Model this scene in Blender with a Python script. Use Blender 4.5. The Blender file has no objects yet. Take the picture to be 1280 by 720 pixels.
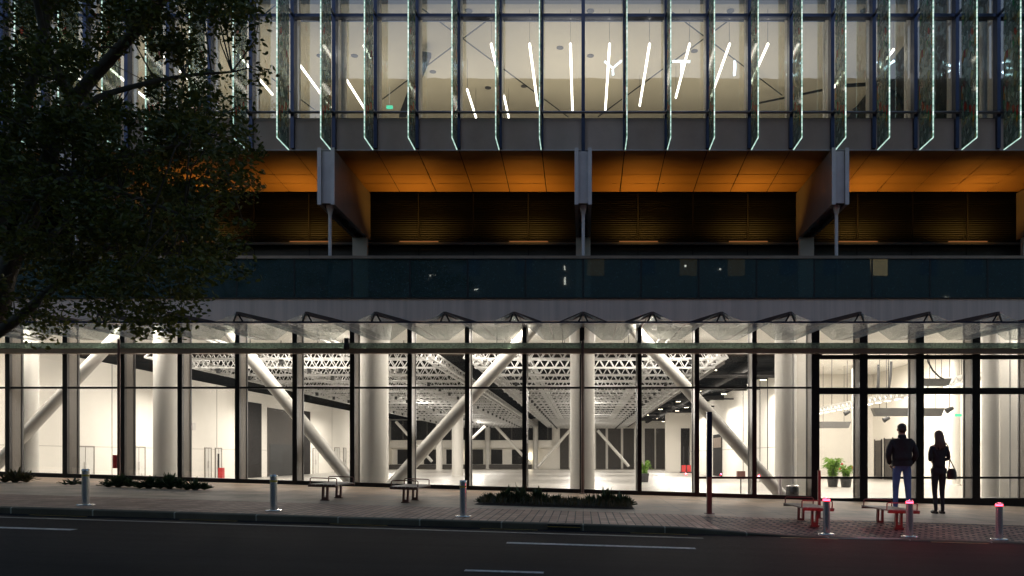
import bpy, math, random
import numpy as np
from mathutils import Vector, Matrix

R = math.radians
random.seed(7)
scene = bpy.context.scene
COL = scene.collection

# ------------------------------------------------------------------ camera
EYE = 1.15
F = 995.0            # focal length in photo pixels
CX, CY = 729.0, 571.0
cam_d = bpy.data.cameras.new("camera")
cam = bpy.data.objects.new("camera", cam_d)
COL.objects.link(cam)
cam.location = (0, 0, EYE)
cam.rotation_euler = (R(90), 0, 0)
cam_d.sensor_width = 36
cam_d.lens = F / 1280 * 36
cam_d.shift_x = -(CX - 640) / 1280
cam_d.shift_y = (CY - 360) / 1280
cam_d.clip_end = 800
scene.camera = cam

# ------------------------------------------------------------------ sky, sun, exposure
world = bpy.data.worlds.new("World")
scene.world = world
world.use_nodes = True
wn = world.node_tree
wn.nodes.clear()
sky = wn.nodes.new("ShaderNodeTexSky")
sky.sky_type = 'NISHITA'
sky.sun_disc = False
sky.sun_elevation = R(6.0)
sky.sun_rotation = R(180)
sky.air_density = 1.0
sky.dust_density = 2.0
sky.ozone_density = 2.5
bg = wn.nodes.new("ShaderNodeBackground")
bg.inputs['Strength'].default_value = 0.15
wo = wn.nodes.new("ShaderNodeOutputWorld")
wn.links.new(sky.outputs[0], bg.inputs['Color'])
wn.links.new(bg.outputs[0], wo.inputs['Surface'])
sun_d = bpy.data.lights.new("sun", 'SUN')
sun_d.energy = 0.05
sun_d.angle = R(10)
sun_d.color = (1.0, 0.85, 0.7)
sun = bpy.data.objects.new("sun", sun_d)
COL.objects.link(sun)
sun.rotation_euler = (R(84), 0, 0)

scene.view_settings.view_transform = 'Standard'
scene.view_settings.look = 'None'
scene.view_settings.exposure = 1.0
scene.view_settings.gamma = 1.0
scene.view_settings.use_curve_mapping = False
scene.render.engine = 'CYCLES'
cy = scene.cycles
cy.use_denoising = True
cy.max_bounces = 7
cy.diffuse_bounces = 3
cy.glossy_bounces = 3
cy.transmission_bounces = 4
cy.transparent_max_bounces = 24
cy.sample_clamp_indirect = 4
cy.caustics_reflective = False
cy.caustics_refractive = False
cy.use_light_tree = True

# ------------------------------------------------------------------ helpers
def at(px, py, D):
    s = F / D
    return Vector(((px - CX) / s, D, EYE + (CY - py) / s))

def wx(px, D):
    return (px - CX) * D / F

def wz(py, D):
    return EYE + (CY - py) * D / F

def tag(o, label=None, cat=None, group=None, kind=None):
    if label: o['label'] = label
    if cat: o['category'] = cat
    if group: o['group'] = group
    if kind: o['kind'] = kind
    return o

def empty(name, loc=(0, 0, 0), rz=0.0):
    o = bpy.data.objects.new(name, None)
    COL.objects.link(o)
    o.location = loc
    o.rotation_euler = (0, 0, rz)
    o.empty_display_size = 0.2
    return o

class MB:
    def __init__(s):
        s.v = []; s.f = []; s.m = []; s.sm = []
    def add(s, vs, fs, mi=0, smooth=False):
        b = len(s.v)
        s.v.extend([tuple(v) for v in vs])
        for f in fs:
            s.f.append(tuple(b + i for i in f)); s.m.append(mi); s.sm.append(smooth)
        return s
    def box(s, x0, x1, y0, y1, z0, z1, mi=0):
        vs = [(x0,y0,z0),(x1,y0,z0),(x1,y1,z0),(x0,y1,z0),(x0,y0,z1),(x1,y0,z1),(x1,y1,z1),(x0,y1,z1)]
        fs = [(0,3,2,1),(4,5,6,7),(0,1,5,4),(1,2,6,5),(2,3,7,6),(3,0,4,7)]
        return s.add(vs, fs, mi)
    def quad(s, a, b, c, d, mi=0):
        return s.add([a, b, c, d], [(0,1,2,3)], mi)
    def bar(s, a, b, w, h, mi=0, up=(0,0,1)):
        a = Vector(a); b = Vector(b); d = (b - a).normalized()
        u = Vector(up)
        if abs(d.dot(u)) > 0.98: u = Vector((0,1,0))
        x = d.cross(u).normalized(); y = x.cross(d).normalized()
        vs = []
        for p in (a, b):
            for sx, sy in ((-1,-1),(1,-1),(1,1),(-1,1)):
                vs.append(p + x*sx*w/2 + y*sy*h/2)
        fs = [(3,2,1,0),(4,5,6,7),(0,1,5,4),(1,2,6,5),(2,3,7,6),(3,0,4,7)]
        return s.add(vs, fs, mi)
    def tube(s, pts, rad, n=10, mi=0, cap=True, smooth=True):
        pts = [Vector(p) for p in pts]
        if not hasattr(rad, '__len__'): rad = [rad]*len(pts)
        vs = []; fs = []
        prev = None
        for i, p in enumerate(pts):
            if i == 0: d = pts[1] - pts[0]
            elif i == len(pts)-1: d = pts[-1] - pts[-2]
            else: d = pts[i+1] - pts[i-1]
            d.normalize()
            if prev is None:
                u = Vector((0,0,1)) if abs(d.z) < 0.9 else Vector((1,0,0))
                x = d.cross(u).normalized()
            else:
                x = (prev - d*prev.dot(d)).normalized()
            prev = x
            y = d.cross(x)
            for k in range(n):
                a = 2*math.pi*k/n
                vs.append(p + (x*math.cos(a) + y*math.sin(a))*rad[i])
        for i in range(len(pts)-1):
            for k in range(n):
                k2 = (k+1) % n
                fs.append((i*n+k, i*n+k2, (i+1)*n+k2, (i+1)*n+k))
        s.add(vs, fs, mi, smooth)
        if cap:
            s.add(vs[:n], [tuple(range(n-1,-1,-1))], mi)
            s.add(vs[-n:], [tuple(range(n))], mi)
        return s
    def lathe(s, c, prof, n=24, mi=0, smooth=True):
        c = Vector(c); vs = []; fs = []
        for r, z in prof:
            for k in range(n):
                a = 2*math.pi*k/n
                vs.append(c + Vector((r*math.cos(a), r*math.sin(a), z)))
        for i in range(len(prof)-1):
            for k in range(n):
                k2 = (k+1) % n
                fs.append((i*n+k, i*n+k2, (i+1)*n+k2, (i+1)*n+k))
        s.add(vs, fs, mi, smooth)
        s.add(vs[:n], [tuple(range(n-1,-1,-1))], mi)
        s.add(vs[-n:], [tuple(range(n))], mi)
        return s
    def build(s, name, mats, parent=None, loc=None):
        me = bpy.data.meshes.new(name)
        me.from_pydata(s.v, [], s.f)
        if not isinstance(mats, (list, tuple)): mats = [mats]
        for m in mats: me.materials.append(m)
        me.polygons.foreach_set('material_index', s.m)
        me.polygons.foreach_set('use_smooth', s.sm)
        me.update()
        o = bpy.data.objects.new(name, me)
        COL.objects.link(o)
        if parent is not None: o.parent = parent
        if loc is not None: o.location = loc
        return o

def copy_tree(o, parent=None):
    c = o.copy(); COL.objects.link(c); c.parent = parent
    for ch in list(o.children): copy_tree(ch, c)
    return c

ORD = ["first","second","third","fourth","fifth","sixth","seventh","eighth","ninth","tenth","eleventh","twelfth",
       "thirteenth","fourteenth","fifteenth","sixteenth","seventeenth","eighteenth","nineteenth","twentieth",
       "twenty-first","twenty-second","twenty-third","twenty-fourth","twenty-fifth"]

# ------------------------------------------------------------------ materials
def newmat(name):
    m = bpy.data.materials.new(name); m.use_nodes = True
    nt = m.node_tree; nt.nodes.clear()
    out = nt.nodes.new("ShaderNodeOutputMaterial")
    return m, nt, out

def pmat(name, col, rough=0.5, metal=0.0, vary=0.0, vscale=6.0, bump=0.0, bscale=40.0, stretch=(1,1,1), spec=0.5, rvary=0.0):
    m, nt, out = newmat(name)
    p = nt.nodes.new("ShaderNodeBsdfPrincipled")
    p.inputs['Roughness'].default_value = rough
    p.inputs['Metallic'].default_value = metal
    p.inputs['Specular IOR Level'].default_value = spec
    p.inputs['Base Color'].default_value = (*col, 1)
    nt.links.new(p.outputs[0], out.inputs[0])
    if vary > 0 or bump > 0 or rvary > 0:
        tc = nt.nodes.new("ShaderNodeTexCoord")
        mp = nt.nodes.new("ShaderNodeMapping"); mp.inputs['Scale'].default_value = stretch
        nt.links.new(tc.outputs['Object'], mp.inputs[0])
    if vary > 0:
        nz = nt.nodes.new("ShaderNodeTexNoise"); nz.inputs['Scale'].default_value = vscale
        nz.inputs['Detail'].default_value = 6; nz.inputs['Roughness'].default_value = 0.65
        nt.links.new(mp.outputs[0], nz.inputs[0])
        mr = nt.nodes.new("ShaderNodeMapRange")
        mr.inputs[1].default_value = 0.3; mr.inputs[2].default_value = 0.7
        mr.inputs[3].default_value = 1 - vary; mr.inputs[4].default_value = 1 + vary
        nt.links.new(nz.outputs[0], mr.inputs[0])
        mx = nt.nodes.new("ShaderNodeVectorMath"); mx.operation = 'SCALE'
        mx.inputs[0].default_value = col
        nt.links.new(mr.outputs[0], mx.inputs['Scale'])
        nt.links.new(mx.outputs[0], p.inputs['Base Color'])
        if rvary > 0:
            m2 = nt.nodes.new("ShaderNodeMapRange")
            m2.inputs[3].default_value = rough - rvary; m2.inputs[4].default_value = rough + rvary
            nt.links.new(nz.outputs[0], m2.inputs[0]); nt.links.new(m2.outputs[0], p.inputs['Roughness'])
    if bump > 0:
        nb = nt.nodes.new("ShaderNodeTexNoise"); nb.inputs['Scale'].default_value = bscale
        nb.inputs['Detail'].default_value = 5
        nt.links.new(mp.outputs[0], nb.inputs[0])
        bp = nt.nodes.new("ShaderNodeBump"); bp.inputs['Strength'].default_value = bump
        bp.inputs['Distance'].default_value = 0.02
        nt.links.new(nb.outputs[0], bp.inputs['Height'])
        nt.links.new(bp.outputs[0], p.inputs['Normal'])
    return m

def emat(name, col, strength):
    m, nt, out = newmat(name)
    e = nt.nodes.new("ShaderNodeEmission")
    e.inputs[0].default_value = (*col, 1); e.inputs[1].default_value = strength
    nt.links.new(e.outputs[0], out.inputs[0])
    return m

def schlick(nt, r0, refl=1.0, cap=1.0):
    lw = nt.nodes.new("ShaderNodeLayerWeight"); lw.inputs[0].default_value = 0.5
    pw = nt.nodes.new("ShaderNodeMath"); pw.operation = 'POWER'; pw.inputs[1].default_value = 5
    nt.links.new(lw.outputs['Facing'], pw.inputs[0])
    ma = nt.nodes.new("ShaderNodeMath"); ma.operation = 'MULTIPLY_ADD'
    ma.inputs[1].default_value = (1-r0)*refl; ma.inputs[2].default_value = r0*refl
    nt.links.new(pw.outputs[0], ma.inputs[0])
    mn = nt.nodes.new("ShaderNodeMath"); mn.operation = 'MINIMUM'; mn.inputs[1].default_value = cap
    nt.links.new(ma.outputs[0], mn.inputs[0])
    return mn

def glass(name, tint=(1,1,1), refl=1.0, ior=1.5, wav=0.0, rough=0.0, dirt=0.0, dirtcol=(0.5,0.5,0.48), rcol=(1,1,1)):
    m, nt, out = newmat(name)
    tr = nt.nodes.new("ShaderNodeBsdfTransparent"); tr.inputs[0].default_value = (*tint, 1)
    gl = nt.nodes.new("ShaderNodeBsdfGlossy"); gl.inputs['Roughness'].default_value = rough
    gl.inputs['Color'].default_value = (*rcol, 1)
    mu = schlick(nt, ((ior-1)/(ior+1))**2, refl)
    mix = nt.nodes.new("ShaderNodeMixShader")
    nt.links.new(mu.outputs[0], mix.inputs[0])
    nt.links.new(tr.outputs[0], mix.inputs[1]); nt.links.new(gl.outputs[0], mix.inputs[2])
    last = mix
    tc = nt.nodes.new("ShaderNodeTexCoord")
    if wav > 0:
        nz = nt.nodes.new("ShaderNodeTexNoise"); nz.inputs['Scale'].default_value = 1.6
        nz.inputs['Detail'].default_value = 1
        nt.links.new(tc.outputs['Object'], nz.inputs[0])
        bp = nt.nodes.new("ShaderNodeBump"); bp.inputs['Strength'].default_value = wav
        bp.inputs['Distance'].default_value = 0.01
        nt.links.new(nz.outputs[0], bp.inputs['Height'])
        nt.links.new(bp.outputs[0], gl.inputs['Normal'])
    if dirt > 0:
        nd = nt.nodes.new("ShaderNodeTexNoise"); nd.inputs['Scale'].default_value = 22
        nd.inputs['Detail'].default_value = 9; nd.inputs['Roughness'].default_value = 0.8
        nt.links.new(tc.outputs['Object'], nd.inputs[0])
        mr = nt.nodes.new("ShaderNodeMapRange")
        mr.inputs[1].default_value = 0.35; mr.inputs[2].default_value = 0.75
        mr.inputs[3].default_value = dirt*0.35; mr.inputs[4].default_value = dirt*1.8
        nt.links.new(nd.outputs[0], mr.inputs[0])
        df = nt.nodes.new("ShaderNodeBsdfDiffuse"); df.inputs[0].default_value = (*dirtcol, 1)
        tl = nt.nodes.new("ShaderNodeBsdfTranslucent"); tl.inputs[0].default_value = (*dirtcol, 1)
        ad = nt.nodes.new("ShaderNodeMixShader"); ad.inputs[0].default_value = 0.5
        nt.links.new(df.outputs[0], ad.inputs[1]); nt.links.new(tl.outputs[0], ad.inputs[2])
        m2 = nt.nodes.new("ShaderNodeMixShader")
        nt.links.new(mr.outputs[0], m2.inputs[0])
        nt.links.new(mix.outputs[0], m2.inputs[1]); nt.links.new(ad.outputs[0], m2.inputs[2])
        last = m2
    nt.links.new(last.outputs[0], out.inputs[0])
    return m

def brickmat(name, c1, c2, mortar, bw, bh, msize, offset=0.5, rough=0.6, bump=0.3, rot=0.0, plane='XY', vary=0.25):
    m, nt, out = newmat(name)
    p = nt.nodes.new("ShaderNodeBsdfPrincipled"); p.inputs['Roughness'].default_value = rough+0.15
    p.inputs['Specular IOR Level'].default_value = 0.18
    tc = nt.nodes.new("ShaderNodeTexCoord"); mp = nt.nodes.new("ShaderNodeMapping")
    nt.links.new(tc.outputs['Object'], mp.inputs[0])
    if plane == 'XZ': mp.inputs['Rotation'].default_value = (R(-90), 0, 0)
    else: mp.inputs['Rotation'].default_value = (0, 0, rot)
    b = nt.nodes.new("ShaderNodeTexBrick")
    b.offset = offset
    b.inputs['Color1'].default_value = (*c1, 1); b.inputs['Color2'].default_value = (*c2, 1)
    b.inputs['Mortar'].default_value = (*mortar, 1)
    b.inputs['Scale'].default_value = 1.0
    b.inputs['Brick Width'].default_value = bw; b.inputs['Row Height'].default_value = bh
    b.inputs['Mortar Size'].default_value = msize; b.inputs['Mortar Smooth'].default_value = 0.3
    nt.links.new(mp.outputs[0], b.inputs[0])
    nz = nt.nodes.new("ShaderNodeTexNoise"); nz.inputs['Scale'].default_value = 1.3; nz.inputs['Detail'].default_value = 8
    nz.inputs['Roughness'].default_value = 0.7
    nt.links.new(tc.outputs['Object'], nz.inputs[0])
    mr = nt.nodes.new("ShaderNodeMapRange"); mr.inputs[1].default_value = 0.3; mr.inputs[2].default_value = 0.7
    mr.inputs[3].default_value = 1-vary; mr.inputs[4].default_value = 1+vary
    nt.links.new(nz.outputs[0], mr.inputs[0])
    mx = nt.nodes.new("ShaderNodeVectorMath"); mx.operation = 'SCALE'
    nt.links.new(b.outputs['Color'], mx.inputs[0]); nt.links.new(mr.outputs[0], mx.inputs['Scale'])
    nt.links.new(mx.outputs[0], p.inputs['Base Color'])
    nf = nt.nodes.new("ShaderNodeTexNoise"); nf.inputs['Scale'].default_value = 90; nf.inputs['Detail'].default_value = 3
    nt.links.new(tc.outputs['Object'], nf.inputs[0])
    sub = nt.nodes.new("ShaderNodeMath"); sub.operation = 'MULTIPLY_ADD'
    sub.inputs[1].default_value = -1.0
    nt.links.new(b.outputs['Fac'], sub.inputs[0]); 
    s2 = nt.nodes.new("ShaderNodeMath"); s2.operation = 'MULTIPLY'; s2.inputs[1].default_value = 0.35
    nt.links.new(nf.outputs[0], s2.inputs[0]); nt.links.new(s2.outputs[0], sub.inputs[2])
    bp = nt.nodes.new("ShaderNodeBump"); bp.inputs['Strength'].default_value = bump; bp.inputs['Distance'].default_value = 0.012
    nt.links.new(sub.outputs[0], bp.inputs['Height']); nt.links.new(bp.outputs[0], p.inputs['Normal'])
    nt.links.new(p.outputs[0], out.inputs[0])
    return m

def finmat():
    m, nt, out = newmat("patterned_fin_glass")
    tc = nt.nodes.new("ShaderNodeTexCoord")
    mp = nt.nodes.new("ShaderNodeMapping"); mp.inputs['Scale'].default_value = (1, 1.0, 0.55)
    nt.links.new(tc.outputs['Object'], mp.inputs[0])
    v = nt.nodes.new("ShaderNodeTexVoronoi"); v.feature = 'DISTANCE_TO_EDGE'; v.inputs['Scale'].default_value = 11
    v2 = nt.nodes.new("ShaderNodeTexVoronoi"); v2.inputs['Scale'].default_value = 11
    nt.links.new(mp.outputs[0], v.inputs[0]); nt.links.new(mp.outputs[0], v2.inputs[0])
    lt = nt.nodes.new("ShaderNodeMath"); lt.operation = 'LESS_THAN'; lt.inputs[1].default_value = 0.04
    nt.links.new(v.outputs['Distance'], lt.inputs[0])
    # per-cell colour
    sep = nt.nodes.new("ShaderNodeSeparateColor")
    nt.links.new(v2.outputs['Color'], sep.inputs[0])
    cr = nt.nodes.new("ShaderNodeValToRGB"); cr.color_ramp.interpolation = 'CONSTANT'
    e = cr.color_ramp.elements
    e[0].position = 0; e[0].color = (0.30, 0.38, 0.31, 1)
    e[1].position = 0.30; e[1].color = (0.62, 0.66, 0.56, 1)
    for pos, c in ((0.5, (0.18,0.26,0.2,1)), (0.70, (0.08,0.40,0.18,1)), (0.80, (0.75,0.35,0.05,1)), (0.87, (0.7,0.06,0.04,1)), (0.92, (0.7,0.65,0.3,1))):
        x = e.new(pos); x.color = c
    nt.links.new(sep.outputs[0], cr.inputs[0])
    df = nt.nodes.new("ShaderNodeBsdfDiffuse"); nt.links.new(cr.outputs[0], df.inputs[0])
    tl = nt.nodes.new("ShaderNodeBsdfTranslucent"); nt.links.new(cr.outputs[0], tl.inputs[0])
    m1 = nt.nodes.new("ShaderNodeMixShader"); m1.inputs[0].default_value = 0.55
    nt.links.new(df.outputs[0], m1.inputs[1]); nt.links.new(tl.outputs[0], m1.inputs[2])
    tr = nt.nodes.new("ShaderNodeBsdfTransparent"); tr.inputs[0].default_value = (0.80, 0.90, 0.84, 1)
    gt = nt.nodes.new("ShaderNodeMath"); gt.operation = 'GREATER_THAN'; gt.inputs[1].default_value = 0.62
    nt.links.new(sep.outputs[1], gt.inputs[0])
    f1 = nt.nodes.new("ShaderNodeMath"); f1.operation = 'MULTIPLY'; f1.inputs[1].default_value = 0.6
    nt.links.new(gt.outputs[0], f1.inputs[0])
    f2 = nt.nodes.new("ShaderNodeMath"); f2.operation = 'ADD'; f2.inputs[1].default_value = 0.32
    nt.links.new(f1.outputs[0], f2.inputs[0])
    m2 = nt.nodes.new("ShaderNodeMixShader")
    nt.links.new(f2.outputs[0], m2.inputs[0]); nt.links.new(tr.outputs[0], m2.inputs[1]); nt.links.new(m1.outputs[0], m2.inputs[2])
    dk = nt.nodes.new("ShaderNodeBsdfDiffuse"); dk.inputs[0].default_value = (0.01, 0.012, 0.01, 1)
    m3 = nt.nodes.new("ShaderNodeMixShader")
    lm = nt.nodes.new("ShaderNodeMath"); lm.operation = 'MULTIPLY'; lm.inputs[1].default_value = 0.85
    nt.links.new(lt.outputs[0], lm.inputs[0]); nt.links.new(lm.outputs[0], m3.inputs[0])
    nt.links.new(m2.outputs[0], m3.inputs[1]); nt.links.new(dk.outputs[0], m3.inputs[2])
    gl = nt.nodes.new("ShaderNodeBsdfGlossy"); gl.inputs['Roughness'].default_value = 0.08
    fc = schlick(nt, 0.04, 1.0, 0.22)
    m4 = nt.nodes.new("ShaderNodeMixShader")
    nt.links.new(fc.outputs[0], m4.inputs[0]); nt.links.new(m3.outputs[0], m4.inputs[1]); nt.links.new(gl.outputs[0], m4.inputs[2])
    nt.links.new(m4.outputs[0], out.inputs[0])
    return m

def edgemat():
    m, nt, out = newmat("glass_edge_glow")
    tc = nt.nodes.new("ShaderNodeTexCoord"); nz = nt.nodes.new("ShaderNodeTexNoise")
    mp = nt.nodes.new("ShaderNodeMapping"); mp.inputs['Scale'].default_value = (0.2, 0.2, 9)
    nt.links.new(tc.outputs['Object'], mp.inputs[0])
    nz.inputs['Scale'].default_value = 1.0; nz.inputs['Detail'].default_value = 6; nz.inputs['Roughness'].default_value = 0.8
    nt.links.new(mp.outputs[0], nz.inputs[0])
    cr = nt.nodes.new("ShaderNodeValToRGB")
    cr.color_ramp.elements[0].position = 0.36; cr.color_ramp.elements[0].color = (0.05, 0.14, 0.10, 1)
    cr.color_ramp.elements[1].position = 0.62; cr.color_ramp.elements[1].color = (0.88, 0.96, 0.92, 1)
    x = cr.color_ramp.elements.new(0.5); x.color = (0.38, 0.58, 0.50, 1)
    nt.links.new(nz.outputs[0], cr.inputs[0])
    e = nt.nodes.new("ShaderNodeEmission"); e.inputs[1].default_value = 0.75  # emission stands in for room light piped to the fin edges
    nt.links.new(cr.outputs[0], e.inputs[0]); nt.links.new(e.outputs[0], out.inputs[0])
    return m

def leafmat(name, c1, c2):
    m, nt, out = newmat(name)
    g = nt.nodes.new("ShaderNodeNewGeometry")
    cr = nt.nodes.new("ShaderNodeValToRGB")
    cr.color_ramp.elements[0].color = (*c1, 1); cr.color_ramp.elements[1].color = (*c2, 1)
    nt.links.new(g.outputs['Random Per Island'], cr.inputs[0])
    df = nt.nodes.new("ShaderNodeBsdfDiffuse"); tl = nt.nodes.new("ShaderNodeBsdfTranslucent")
    gl = nt.nodes.new("ShaderNodeBsdfGlossy"); gl.inputs['Roughness'].default_value = 0.4
    nt.links.new(cr.outputs[0], df.inputs[0]); nt.links.new(cr.outputs[0], tl.inputs[0])
    a = nt.nodes.new("ShaderNodeMixShader"); a.inputs[0].default_value = 0.35
    nt.links.new(df.outputs[0], a.inputs[1]); nt.links.new(tl.outputs[0], a.inputs[2])
    b = nt.nodes.new("ShaderNodeMixShader"); b.inputs[0].default_value = 0.04
    nt.links.new(a.outputs[0], b.inputs[1]); nt.links.new(gl.outputs[0], b.inputs[2])
    nt.links.new(b.outputs[0], out.inputs[0])
    return m

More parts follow.
